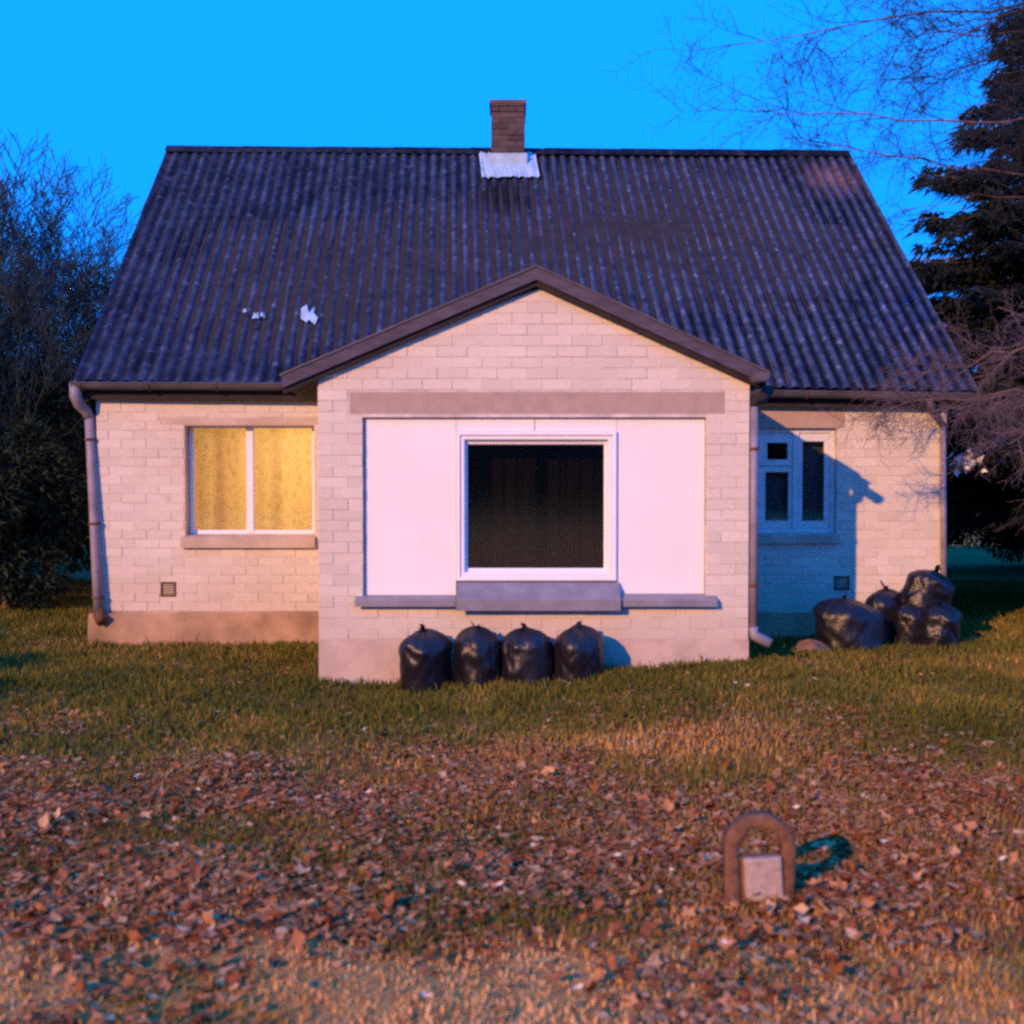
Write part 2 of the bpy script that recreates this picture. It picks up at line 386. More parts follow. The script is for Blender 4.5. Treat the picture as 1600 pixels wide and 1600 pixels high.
# main walls
m = MB()
y0, y1 = YW + core, YW + 0.33
wall_with_hole(m, WL, BL - 0.02, 0.0, WT, W1, y0, y1)
m.box(BL - 0.02, BR + 0.02, y0 + 0.004, y1, 0.0, WT)
wall_with_hole(m, BR + 0.02, WR, 0.0, WT, W2, y0, y1)
YBK = 19.0
m.box(WL, WL + 0.33, y1, YBK, 0, WT); m.box(WR - 0.33, WR, y1, YBK, 0, WT); m.box(WL, WR, YBK, YBK + 0.33, 0, WT)
for xa, xb in ((WL, WL + 0.33), (WR - 0.33, WR)):
    prof = [(y0, WT), (YBK + 0.3, WT), (15.55, 5.95)]
    m.prism_x(prof, xa, xb)
hb(m, 'wall', M['mortar'])
# bay walls
m = MB()
yb0, yb1 = YB + core, YB + 0.30
a, b, c, d = PN
poly_top = [(BL, d), (BR, d), (BR, BZ), (AX, AZ), (BL, BZ)]
m.box(BL, a, yb0, yb1, 0.0, d); m.box(b, BR, yb0, yb1, 0.0, d); m.box(a, b, yb0, yb1, 0.0, c)
m.prism_y(poly_top, yb0, yb1)
m.box(a, BW[0] + 0.02, yb0 + 0.08, yb1, c, d); m.box(BW[1] - 0.02, b, yb0 + 0.08, yb1, c, d)
m.box(BW[0] + 0.02, BW[1] - 0.02, yb0 + 0.08, yb1, c, BW[2] + 0.02); m.box(BW[0] + 0.02, BW[1] - 0.02, yb0 + 0.08, yb1, BW[3] - 0.02, d)
m.box(BL, BL + 0.3, yb1, YW, 0, BZ - 0.03); m.box(BR - 0.3, BR, yb1, YW, 0, BZ - 0.03)
hb(m, 'bay_wall', M['mortar'])

# bricks -----------------------------------------------------------
def clip(poly, nx, nz, d):
    """keep the half plane nx*x+nz*z<=d"""
    out = []
    for i in range(len(poly)):
        p, q = poly[i], poly[(i + 1) % len(poly)]
        a_, b_ = nx*p[0]+nz*p[1]-d, nx*q[0]+nz*q[1]-d
        if a_ <= 0: out.append(p)
        if (a_ < 0 < b_) or (b_ < 0 < a_):
            t = a_ / (a_ - b_); out.append((p[0]+(q[0]-p[0])*t, p[1]+(q[1]-p[1])*t))
    return out
def area(p): return 0.5 * sum(p[i][0]*p[(i+1)%len(p)][1]-p[(i+1)%len(p)][0]*p[i][1] for i in range(len(p)))
def brick_geo(poly, proud=0.0, depth=0.03, bev=0.0017):
    """poly in local (x,z) CCW seen from -y; front face at y=0"""
    n = len(poly); cx = sum(p[0] for p in poly)/n; cz = sum(p[1] for p in poly)/n
    def inset(p):
        dx, dz = cx-p[0], cz-p[1]; return (p[0] + bev*(1 if dx > 0 else -1), p[1] + bev*(1 if dz > 0 else -1))
    vs = [(x, depth, z) for x, z in poly] + [(x, bev, z) for x, z in poly] + [(inset(p)[0], 0.0, inset(p)[1]) for p in poly]
    fs = [tuple(range(2*n, 3*n))]
    for i in range(n):
        j = (i+1) % n
        fs.append((n+i, n+j, 2*n+j, 2*n+i)); fs.append((i, j, n+j, n+i))
    return vs, fs
def course_layout(x0, x1, z0, z1, bw, ch, joint, holes, gable=None, phase=0.0):
    """list of polygons in world x,z"""
    res = []; k = 0; z = z0
    while z < z1 - 0.02:
        zt = min(z + ch - joint, z1)
        off = (0.0 if k % 2 == 0 else -bw/2) + phase
        x = x0 + off
        while x < x1 - 0.03:
            xa, xb = max(x, x0), min(x + bw - joint, x1)
            if xb - xa > 0.03:
                segs = [(xa, xb, z, zt)]
                for (a, b, c, d) in holes:
                    ns = []
                    for (p, q, r, s_) in segs:
                        if b <= p or a >= q or d <= r + 0.012 or c >= s_ - 0.012: ns.append((p, q, r, s_)); continue
                        if c > r + 0.03: ns.append((p, q, r, c - 0.004)); 
                        if d < s_ - 0.03: ns.append((p, q, d + 0.004, s_))
                        zz0, zz1 = max(r, c) if c > r + 0.03 else r, s_ if not d < s_ - 0.03 else d
                        if a - p > 0.03: ns.append((p, a - 0.004, zz0, zz1))
                        if q - b > 0.03: ns.append((b + 0.004, q, zz0, zz1))
                    segs = ns
                for (p, q, r, s_) in segs:
                    poly = [(p, r), (q, r), (q, s_), (p, s_)]
                    if gable:
                        for g in gable: 
                            poly = clip(poly, *g) if len(poly) >= 3 else poly
                    if len(poly) >= 3 and area(poly) > 0.0006: res.append(poly)
            x += bw
        z += ch; k += 1
    return res
full_me = {}
def place_brick(poly, y, parent, origin, mat, name='brick', yrot=0):
    x0 = min(p[0] for p in poly); z0 = min(p[1] for p in poly)
    loc = [(round(p[0]-x0, 4), round(p[1]-z0, 4)) for p in poly]
    key = (tuple(loc), mat.name)
    if key not in full_me:
        vs, fs = brick_geo(loc); me = bpy.data.meshes.new('brick'); me.from_pydata(vs, [], fs); me.materials.append(mat); me.update()
        full_me[key] = me
    o = bpy.data.objects.new(name, full_me[key]); COL.objects.link(o); o.parent = parent
    o.location = (x0 - origin.x, y - origin.y + R.uniform(-0.0035, 0.0025), z0 - origin.z)
    o.rotation_euler = (R.uniform(-0.006, 0.006), R.uniform(-0.003, 0.003), R.uniform(-0.006, 0.006))
    return o
BWD, CH = 0.262, 0.0955
sL = (AZ - BZ) / (AX - BL); sR = (AZ - BZ) / (BR - AX)
gab = [(-sL, 1.0, BZ - sL * BL - 0.01), (sR, 1.0, BZ + sR * BR - 0.01)]
bay_polys = course_layout(BL, BR, PZB + 0.004, AZ, BWD, CH, 0.006, [(PN[0], PN[1], PN[2] , PN[3]), (LT[0], LT[1], LT[2], LT[3]), (PN[0]-0.08, PN[1]+0.08, PN[2]-0.02, PN[2]+0.03)], gab)
wl_polys = course_layout(WL, BL - 0.02, PZW + 0.004, WT, BWD, CH, 0.006, [W1, (W1[0]-0.25, BL, W1[3], W1[3]+0.07), (W1[0]-0.03, W1[1]+0.02, W1[2]-0.13, W1[2])])
wr_polys = course_layout(BR + 0.02, WR, PZW + 0.004, WT, BWD, CH, 0.006, [W2, (BR, W2[1]+0.09, W2[3], W2[3]+0.2), (W2[0], W2[1]+0.03, W2[2]-0.11, W2[2])], phase=-0.07)
n_parts = 0; stuff = MB()
cand = [(p, YB) for p in bay_polys] + [(p, YW) for p in wl_polys] + [(p, YW) for p in wr_polys]
cand.sort(key=lambda t: (t[1], -area(t[0]) if t[1] > 11 else 0))
for p, y in cand:
    if n_parts < 252: place_brick(p, y, house, HO, M['brick']); n_parts += 1
    else:
        vs, fs = brick_geo(p); dy = y + R.uniform(-0.0035, 0.0025)
        stuff.add([(x, dy + yy, z) for x, yy, z in vs], fs)
# side returns of the bay and end walls, far from view
for (xs, ya, yb_, sgn, za, zb) in ((BL, YB + 0.02, YW, -1, PZB, BZ - 0.03), (BR, YB + 0.02, YW, 1, PZB, BZ - 0.03), (WL, YW + 0.02, YBK, -1, PZW, WT), (WR, YW + 0.02, YBK, 1, PZW, WT)):
    for p in course_layout(ya, yb_, za, zb, BWD, CH, 0.010, []):
        vs, fs = brick_geo(p, depth=0.02)
        vs = [(xs + sgn * (0.008 - yy), h, z) for h, yy, z in vs]
        if sgn < 0: fs = [f[::-1] for f in fs]
        stuff.add(vs, fs)
so_ = hb(stuff, 'brickwork', M['brick']); tag(so_, kind='stuff')

# plinths
m = MB(); m.box(BL - 0.006, BR + 0.006, YB - 0.004, YB + 0.30, -0.25, PZB); m.box(BL - 0.006, BL + 0.3, YB + 0.30, YW - 0.05, -0.25, PZB - 0.01); m.box(BR - 0.3, BR + 0.006, YB + 0.30, YW - 0.05, -0.25, PZB - 0.01)
hb(m, 'bay_plinth', M['render'])
m = MB(); XPL = PX(134, 980, YW - 0.07)
m.add([(XPL, YW - 0.07, -0.25), (BL, YW - 0.07, -0.25), (BL, YW - 0.05, PZW - 0.02), (XPL + 0.02, YW - 0.05, PZW - 0.03), (XPL + 0.1, YW + 0.005, PZW), (BL, YW + 0.005, PZW),
       (XPL, YBK, -0.25), (XPL + 0.02, YBK, PZW - 0.03), (XPL + 0.1, YBK, PZW), (BL, YW + 0.3, -0.25), (BL, YW + 0.3, PZW)],
      [(0, 1, 2, 3), (3, 2, 5, 4), (6, 0, 3, 7), (7, 3, 4, 8)])
hb(m, 'plinth', M['plinth_l'])
m = MB(); m.box(BR + 0.01, WR + 0.05, YW - 0.06, YW + 0.2, -0.25, PZW - 0.01); m.box(WR + 0.0, WR + 0.05, YW + 0.2, YBK, -0.25, PZW - 0.012)
hb(m, 'plinth', M['plinth_l'])

# bay lintel and panels
m = MB(); m.bbox(LT[0], LT[1], YB + 0.001, YB + 0.04, LT[2] + 0.002, LT[3], 0.004); hb(m, 'lintel', M['lintel'])
yp = YB + 0.045
seam = PX(836, 660, YB)
for (a, b, c, d) in ((PN[0] + 0.012, BW[0] - 0.004, PN[2], PN[3] - 0.008), (BW[1] + 0.004, PN[1] - 0.004, PN[2], PN[3] - 0.008),
                     (BW[0] - 0.001, seam - 0.003, BW[3] + 0.003, PN[3] - 0.009), (seam + 0.003, BW[1] + 0.001, BW[3] + 0.003, PN[3] - 0.009)):
    m = MB(); m.bbox(a, b, yp - R.uniform(0, 0.003), yp + 0.045, c, d, 0.003); hb(m, 'infill_panel', M['panel'])
def ring(mb, o, i, y0_, y1_, b=0.004):
    (a, b_, c, d), (e, f, g, h) = o, i
    # mitred ring
    vs = []
    for (x, z) in ((a, c), (b_, c), (b_, d), (a, d)): vs.append((x, y1_, z))
    for (x, z) in ((a, c), (b_, c), (b_, d), (a, d)): vs.append((x, y0_ + b, z))
    for (x, z) in ((a+b, c+b), (b_-b, c+b), (b_-b, d-b), (a+b, d-b)): vs.append((x, y0_, z))
    for (x, z) in ((e-b, g-b), (f+b, g-b), (f+b, h+b), (e-b, h+b)): vs.append((x, y0_, z))
    for (x, z) in ((e, g), (f, g), (f, h), (e, h)): vs.append((x, y0_ + b, z))
    for (x, z) in ((e, g), (f, g), (f, h), (e, h)): vs.append((x, y1_, z))
    fs = []
    for r in range(5):
        for k in range(4):
            k2 = (k+1) % 4; fs.append((r*4+k, r*4+k2, (r+1)*4+k2, (r+1)*4+k))
    mb.add(vs, fs)
# bay window
bwin = empty('window', (0, 0, 0), house)
tag(bwin, 'large dark window in white frame')
m = MB(); ring(m, BW, (BW[0]+0.035, BW[1]-0.035, BW[2]+0.035, BW[3]-0.035), YB + 0.015, YB + 0.1, 0.006)
m.v = m.v; hb(m, 'trim', M['pvc'], bwin)
m = MB(); ring(m, (BW[0]+0.034, BW[1]-0.034, BW[2]+0.034, BW[3]-0.034), (BW[0]+0.075, BW[1]-0.075, BW[2]+0.075, BW[3]-0.075), YB + 0.03, YB + 0.14, 0.01)
ring(m, (BW[0]+0.074, BW[1]-0.074, BW[2]+0.074, BW[3]-0.074), (GL[0], GL[1], GL[2], GL[3]), YB + 0.075, YB + 0.14, 0.008)
hb(m, 'frame', M['pvc'], bwin)
m = MB(); m.add([(GL[0]-0.01, YB+0.11, GL[2]-0.01), (GL[1]+0.01, YB+0.11, GL[2]-0.01), (GL[1]+0.01, YB+0.11, GL[3]+0.01), (GL[0]-0.01, YB+0.11, GL[3]+0.01)], [(0, 1, 2, 3)])
hb(m, 'pane', M['glass_dark'], bwin)
curtain_late = True
# bay sills (sloping zinc sheets with a drip edge)
def sill(x0, x1, zt, zb, p, lip, name='sill', mat=None):
    m = MB(); yb = YB + 0.03
    m.prism_x([(yb, zt), (yb, zb - 0.02), (YB - p + 0.01, zb - 0.02 - lip*0.3), (YB - p + 0.012, zb - lip), (YB - p - 0.004, zb - lip), (YB - p, zb)], x0, x1)
    return hb(m, name, mat or M['sill'], house)
sill(PX(714, 920, YB), PX(968, 920, YB), PZ(910, YB), PZ(938, YB-0.1), 0.11, 0.09)
sill(PX(556, 940, YB), PX(713, 940, YB), PZ(930, YB), PZ(938, YB-0.06), 0.07, 0.055)
sill(PX(969, 940, YB), PX(1119, 940, YB), PZ(928, YB), PZ(938, YB-0.06), 0.07, 0.055)
# unlit room behind the bay window
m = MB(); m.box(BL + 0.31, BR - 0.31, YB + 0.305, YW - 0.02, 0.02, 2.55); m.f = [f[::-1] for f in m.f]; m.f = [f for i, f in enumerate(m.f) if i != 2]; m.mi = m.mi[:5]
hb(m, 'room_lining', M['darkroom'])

# left lit window
w1 = empty('window', (0, 0, 0), house); tag(w1, 'two-pane window glowing yellow behind lace curtains')
a, b, c, d = W1; yf = YW + 0.13
m = MB(); fw = 0.045
ring(m, (a+0.01, b-0.004, c+0.015, d-0.0), (a+0.01+fw, b-0.045, c+0.06, d-0.035), yf, yf + 0.05, 0.006); hb(m, 'frame', M['pvc'], w1)
mx0, mx1 = PX(385, 760, yf), PX(397, 760, yf)
m = MB(); m.bbox(mx0, mx1, yf - 0.01, yf + 0.045, c + 0.03, d - 0.03, 0.01); hb(m, 'mullion', M['pvc'], w1)
for (p, q) in ((a + 0.05, mx0 + 0.005), (mx1 - 0.005, b - 0.04)):
    m = MB(); m.add([(p, yf+0.03, c+0.05), (q, yf+0.03, c+0.05), (q, yf+0.03, d-0.03), (p, yf+0.03, d-0.03)], [(0, 1, 2, 3)]); hb(m, 'pane', M['glass'], w1)
m = MB(); m.prism_x([(YW + 0.14, c + 0.02), (YW + 0.14, c - 0.11), (YW - 0.05, c - 0.12), (YW - 0.055, c - 0.01)], PX(284, 845, YW), PX(493, 845, YW)); hb(m, 'sill', M['render'], w1)
m = MB(); m.box(a - 0.24, BL - 0.03, YW - 0.001, YW + 0.05, d + 0.002, d + 0.068); hb(m, 'lintel', M['render'], w1)
# reveals
m = MB(); m.box(a - 0.02, a + 0.004, YW + 0.003, YW + 0.33, c - 0.004, d + 0.004); m.box(a + 0.004, b, YW + 0.003, YW + 0.33, d - 0.012, d + 0.005); hb(m, 'reveal', M['render'], w1)
def _c(): pass
def curtain(x0, x1, z0, z1, y, mat, parent, waves, amp, seed):
    rr = random.Random(seed); n = 90; vs = []; fs = []; ph = [rr.uniform(0, 6) for _ in range(3)]
    for j in range(7):
        t = j / 6
        for i in range(n + 1):
            u = i / n
            yy = amp * (sin(2*pi*waves*u + ph[0] + 0.5*sin(5*u+ph[1])) + 0.4*sin(2*pi*waves*2.3*u + ph[2])) * (0.5 + 0.5 * t)
            vs.append((x0 + (x1-x0)*u, y + yy, z1 + (z0-z1)*t))
    for j in range(6):
        for i in range(n):
            k = j*(n+1)+i; fs.append((k, k+n+1, k+n+2, k+1))
    m = MB(); m.add(vs, fs); return hb(m, 'curtain', mat, parent, True)
curtain(a - 0.02, mx1 - 0.03, c - 0.05, d + 0.05, yf + 0.14, M['curtain'], w1, 1.6, 0.02, 3)
curtain(mx0 + 0.06, b + 0.1, c - 0.05, d + 0.05, yf + 0.13, M['curtain'], w1, 1.7, 0.02, 5)
# lit room (warm bulb hanging inside, behind the curtains)
m = MB(); m.box(WL + 0.34, -0.9, YW + 0.34, YW + 3.2, 0.1, 2.56); m.f = [f[::-1] for i, f in enumerate(m.f) if i != 2]; m.mi = m.mi[:5]
hb(m, 'room_lining', M['room'])
bl = bpy.data.lights.new('room_lamp', 'POINT'); bl.energy = 165; bl.color = (1.0, 0.66, 0.24); bl.shadow_soft_size = 0.4
bo = bpy.data.objects.new('room_lamp', bl); COL.objects.link(bo); bo.location = (-1.9, YW + 1.5, 2.2)

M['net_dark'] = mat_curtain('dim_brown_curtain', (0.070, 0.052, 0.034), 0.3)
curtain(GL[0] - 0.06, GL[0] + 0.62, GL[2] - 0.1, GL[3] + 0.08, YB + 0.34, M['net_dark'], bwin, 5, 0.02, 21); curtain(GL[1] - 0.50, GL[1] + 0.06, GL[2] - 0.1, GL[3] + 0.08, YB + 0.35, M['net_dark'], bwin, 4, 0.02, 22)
# right window (old casement with an upper light on the left)
w2 = empty('window', (0, 0, 0), house); tag(w2, 'old casement window half in blue shadow')
a, b, c, d = W2; yf = YW + 0.075
g1 = (PX(1199, 700, yf), PX(1231, 700, yf), PZ(718, yf), PZ(692, yf)); g2 = (PX(1196, 770, yf), PX(1232, 770, yf), PZ(814, yf), PZ(738, yf)); g3 = (PX(1254, 750, yf), PX(1288, 750, yf), PZ(814, yf), PZ(690, yf))
xm = PX(1243, 750, yf)
m = MB(); ring(m, (a, b, c, d), (a + 0.05, b - 0.05, c + 0.05, d - 0.05), yf - 0.015, yf + 0.07, 0.006); m.bbox(xm - 0.035, xm + 0.035, yf - 0.02, yf + 0.06, c + 0.04, d - 0.04, 0.006); hb(m, 'frame', M['oldpaint'], w2)
for g, (xa, xb, za, zb) in ((g1, (a+0.05, xm-0.035, PZ(728, yf), d-0.05)), (g2, (a+0.05, xm-0.035, c+0.05, PZ(728, yf)-0.006)), (g3, (xm+0.035, b-0.05, c+0.05, d-0.05))):
    m = MB(); ring(m, (xa, xb, za, zb), g, yf, yf + 0.045, 0.006); sash = hb(m, 'sash', M['oldpaint'], w2)
    m = MB(); m.add([(g[0]-0.01, yf+0.03, g[2]-0.01), (g[1]+0.01, yf+0.03, g[2]-0.01), (g[1]+0.01, yf+0.03, g[3]+0.01), (g[0]-0.01, yf+0.03, g[3]+0.01)], [(0, 1, 2, 3)]); hb(m, 'pane', M['glass'], w2)
curtain(a, xm - 0.02, c - 0.02, PZ(728, yf), yf + 0.12, M['net'], w2, 4, 0.012, 9); curtain(xm, b, c - 0.02, d + 0.02, yf + 0.12, M['net'], w2, 4, 0.012, 12)
m = MB(); m.prism_x([(YW + 0.1, c + 0.015), (YW + 0.1, c - 0.09), (YW - 0.04, c - 0.10), (YW - 0.045, c - 0.01)], a, b + 0.03); hb(m, 'sill', M['render'], w2)
m = MB(); m.box(BR + 0.025, b + 0.085, YW - 0.001, YW + 0.05, d + 0.002, d + 0.198); hb(m, 'lintel', M['lintel'], w2)
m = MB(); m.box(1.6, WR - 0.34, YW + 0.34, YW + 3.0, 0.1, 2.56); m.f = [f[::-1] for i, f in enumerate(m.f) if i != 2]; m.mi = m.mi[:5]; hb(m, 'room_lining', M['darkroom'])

# vents in the plinth course
for (x0, x1, yt, ybm) in ((251, 275, 909, 932), (1303, 1327, 900, 922)):
    vx0, vx1, vz1, vz0 = PX(x0, 920, YW), PX(x1, 920, YW), PZ(yt, YW), PZ(ybm, YW)
    m = MB(); ring(m, (vx0, vx1, vz0, vz1), (vx0+0.022, vx1-0.022, vz0+0.022, vz1-0.022), YW - 0.012, YW + 0.02, 0.004); vg = hb(m, 'vent_grille', M['rust'])
    m = MB()
    for k in range(4):
        z = vz0 + 0.03 + k * (vz1 - vz0 - 0.05) / 4; m.box(vx0+0.022, vx1-0.022, YW - 0.006, YW + 0.002, z, z + 0.012)
    m.box(vx0+0.02, vx1-0.02, YW + 0.0045, YW + 0.02, vz0+0.02, vz1-0.02); m.v = [(x, y, z) for x, y, z in m.v]
    hb(m, 'louvre', M['rust'], vg)

# ------------------------------------------------------------------ roof
EL, ER = P(116, 594, YE), P(1530, 610, YE)
RL, RR = P(262, 231, YR), P(1325, 238, YR)
roof = empty('roof', (0, 0, 0), house)
NW = 69
def rpt(u, v, h=0.0):
    """u along eave 0..1, v up the slope 0..1, h off the surface"""
    p = (EL * (1-u) + ER * u) * (1-v) + (RL * (1-u) + RR * u) * v
    nrm = Vector((0, -(RL.z-EL.z), RL.y-EL.y)).normalized()
    sag = -0.05 * sin(pi * v) * sin(pi * u) - 0.015 * sin(7 * u + 3 * v)
    return p + nrm * (h + sag)
def wave(u, amp=0.017): return amp * cos(2*pi*NW*u)
ncol, nrow = 9, 3
for i in range(ncol):
    for j in range(nrow):
        u0, u1 = i / ncol, (i + 1) / ncol + 0.006; v0, v1 = j / nrow - (0.018 if j else 0.0), (j + 1) / nrow
        u1 = min(u1, 1.0)
        nseg = int(NW / ncol * 8); dz = R.uniform(0, 0.003); tilt = R.uniform(-0.005, 0.005); du = R.uniform(-0.0006, 0.0006)
        vs = []; fs = []; crest = []
        m_ = 3
        for s_ in range(m_ + 1):
            t = s_ / m_
            for k in range(nseg + 1):
                uu = u0 + (u1 - u0) * k / nseg
                lift = 0.004 * (1 - t) * (1 if j else 0.3) + dz + tilt * (k/nseg - .5)
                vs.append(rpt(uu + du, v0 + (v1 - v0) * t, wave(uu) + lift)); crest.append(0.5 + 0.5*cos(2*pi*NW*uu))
        for s_ in range(m_):
            for k in range(nseg):
                q = s_*(nseg+1)+k; fs.append((q, q+1, q+nseg+2, q+nseg+1))
        # thickness at the lower edge
        b1 = len(vs)
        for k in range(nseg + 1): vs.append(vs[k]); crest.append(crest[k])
        b0 = len(vs)
        for k in range(nseg + 1):
            uu = u0 + (u1 - u0) * k / nseg; lift = 0.004 * (1 if j else 0.3) + dz + tilt * (k/nseg - .5)
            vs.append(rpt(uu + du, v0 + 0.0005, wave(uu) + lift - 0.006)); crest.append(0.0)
        for k in range(nseg): fs.append((b0+k, b0+k+1, b1+k+1, b1+k))
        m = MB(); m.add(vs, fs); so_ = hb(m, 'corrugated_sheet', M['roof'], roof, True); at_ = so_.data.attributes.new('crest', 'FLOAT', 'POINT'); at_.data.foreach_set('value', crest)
# back slope
m = MB(); vs = []
BKL, BKR = Vector((EL.x, 2*YR-YE, EL.z)), Vector((ER.x, 2*YR-YE, ER.z))
nseg = NW * 4
for t in (0, 1):
    for k in range(nseg + 1):
        u = k / nseg; p = (RL*(1-u)+RR*u) * (1-t) + (BKL*(1-u)+BKR*u) * t; vs.append(p + Vector((0, 0, wave(u))))
m.add(vs, [(k, k+1, nseg+1+k+1, nseg+1+k) for k in range(nseg)]); hb(m, 'rear_slope', M['roof'], roof)
# ridge capping
m = MB()
for k in range(9):
    u0, u1 = k/9, (k+1)/9 + 0.004
    pa = RL*(1-u0)+RR*u0 + Vector((0, 0, 0.035)); pb = RL*(1-min(u1, 1))+RR*min(u1, 1) + Vector((0, 0, 0.028))
    ring_ = [(-0.14, -0.12), (-0.07, -0.035), (0, 0.0), (0.07, -0.035), (0.14, -0.12)]
    vs = [pa + Vector((0, dy, dz)) for dy, dz in ring_] + [pb + Vector((0, dy, dz)) for dy, dz in ring_]
    m.add(vs, [(i, i+5, i+6, i+1) for i in range(4)])
hb(m, 'ridge_cap', M['roof'], roof)
# timber deck under the sheets, barge boards at both gables, eave fascia
m = MB()
def deckp(u, v, h): return rpt(u, v, h)
vs = [deckp(0.006, 0.004, -0.035), deckp(0.994, 0.004, -0.035), deckp(0.994, 1, -0.035), deckp(0.006, 1, -0.035), deckp(0.006, 0.004, -0.1), deckp(0.994, 0.004, -0.1), deckp(0.994, 0.98, -0.1), deckp(0.006, 0.98, -0.1)]
m.add(vs, [(0,1,2,3),(7,6,5,4),(0,4,5,1),(1,5,6,2),(3,7,4,0)]); hb(m, 'roof_deck', M['soffit'], roof)
for sx, (e_, r_) in ((-1, (EL, RL)), (1, (ER, RR))):
    m = MB(); o1 = Vector((sx * 0.012, 0, 0)); bk = Vector((e_.x, 2*YR-YE, e_.z))
    for p, q in ((e_, r_), (r_, bk)):
        d_ = Vector((0, 0, -0.17)); t_ = Vector((-sx * 0.03, 0, 0)); up = Vector((0, 0, -0.02))
        m.add([p+o1+up, q+o1+up, q+o1+d_, p+o1+d_, p+o1+t_+up, q+o1+t_+up, q+o1+t_+d_, p+o1+t_+d_], [(0,1,2,3),(7,6,5,4),(0,4,5,1),(3,2,6,7),(0,3,7,4),(1,5,6,2)])
    hb(m, 'barge_board', M['fascia'], roof)
for (xa, xb) in ((EL.x + 0.03, BL - 0.01), (BR + 0.16, ER.x - 0.03)):
    za = EL.z + (ER.z-EL.z)*(xa-EL.x)/(ER.x-EL.x); zb = EL.z + (ER.z-EL.z)*(xb-EL.x)/(ER.x-EL.x)
    m = MB(); ya, yb_ = YE + 0.06, YE + 0.09
    m.add([(xa, ya, za-0.19), (xb, ya, zb-0.19), (xb, ya, zb-0.03), (xa, ya, za-0.03), (xa, yb_, za-0.19), (xb, yb_, zb-0.19), (xb, yb_, zb-0.03), (xa, yb_, za-0.03)],
          [(0,1,2,3),(7,6,5,4),(0,4,5,1),(3,2,6,7),(0,3,7,4),(1,5,6,2)])
    # soffit board back to the wall
    m.add([(xa, YE + 0.085, za-0.187), (xb, YE + 0.085, zb-0.187), (xb, YW+0.05, zb-0.187), (xa, YW+0.05, za-0.187)], [(0, 3, 2, 1)])
    hb(m, 'eave_board', M['soffit'], roof)
# white torn patch and paint scraps on the slope
def scrap(px, py, r, seed, mat):
    rr = random.Random(seed); best = min(((u/400, v/200) for u in range(401) for v in range(0, 140)), key=lambda t: (lambda q: (800+F*q.x/q.y-px)**2 + ((749-F*(q.z-CZ)/q.y)-py)**2)(rpt(*t)))
    out = [(-0.9, -0.6), (-0.75, 0.5), (-0.45, 1.15), (-0.25, 0.5), (0.0, 0.15), (0.2, 0.75), (0.45, 0.95), (0.55, 0.2), (0.95, -0.55), (0.7, -1.1), (0.1, -0.55), (-0.3, -1.0)]
    n = 12; vs = []
    for k in range(n):
        ox, oz = out[k]; u = best[0] + r*0.8*(ox + rr.uniform(-.15, .15))/9.3; v = best[1] + r*1.2*(oz + rr.uniform(-.15, .15))/5.2
        vs.append(rpt(u, v, 0.034 + rr.uniform(0, 0.02)))
    vs.append(rpt(best[0], best[1], 0.05)); m = MB(); m.add(vs, [(k, (k+1) % n, n) for k in range(n)]); hb(m, 'peeled_patch', mat, roof)
scrap(486, 497, 0.14, 2, M['flash']); scrap(385, 492, 0.03, 13, M['flash']); scrap(402, 500, 0.055, 3, M['flash']); scrap(414, 498, 0.04, 5, M['flash']); pass

# chimney ------------------------------------------------------------
YC = YR - 0.32
ch = empty('chimney', (0, 0, 0), house)
cx0, cx1 = PX(767, 200, YC), PX(820, 200, YC); cz1 = PZ(158, YC); cz0 = PZ(262, YC) - 0.25
cdp = 0.5
m = MB(); m.box(cx0 + 0.008, cx1 - 0.008, YC + 0.008, YC + cdp - 0.008, cz0, cz1 - 0.03); hb(m, 'flue_core', M['dmortar'], ch)
def chim_bricks():
    z = cz0; k = 0; cnt = 0; chh = 0.076
    while z < cz1 - 0.03:
        h = chh - 0.01; g = 0.012 if (z > cz1 - 0.16) else 0.0
        wd = cx1 - cx0
        cuts = [0, 0.5, 1] if k % 2 == 0 else [0, 0.25, 0.75, 1]
        if z > PZ(245, YC):
            for a_, b_ in zip(cuts[:-1], cuts[1:]):
                x0_, x1_ = cx0 + wd*a_ + 0.004, cx0 + wd*b_ - 0.004
                p = [(x0_, z), (x1_, z), (x1_, z+h), (x0_, z+h)]
                place_brick(p, YC - g + R.uniform(-0.004, 0.003), ch, HO, M['redbrick'])
                o2 = place_brick([(0, 0), (cdp*(b_-a_) - 0.008, 0), (cdp*(b_-a_) - 0.008, h), (0, h)], 0, ch, Vector((0, 0, 0)), M['redbrick'])
                o2.location = (cx1 + g - HO.x, YC + 0.01 + cdp*a_ - HO.y, z - HO.z); o2.rotation_euler = (0, 0, pi/2)
        z += chh; k += 1
chim_bricks()
m = MB(); m.box(cx0 - 0.02, cx1 + 0.02, YC - 0.02, YC + cdp + 0.02, cz1 - 0.03, cz1 + 0.015); m.box(cx0+0.1, cx1-0.1, YC+0.1, YC+cdp-0.1, cz1+0.015, cz1 + 0.02); hb(m, 'cap', M['dmortar'], ch)
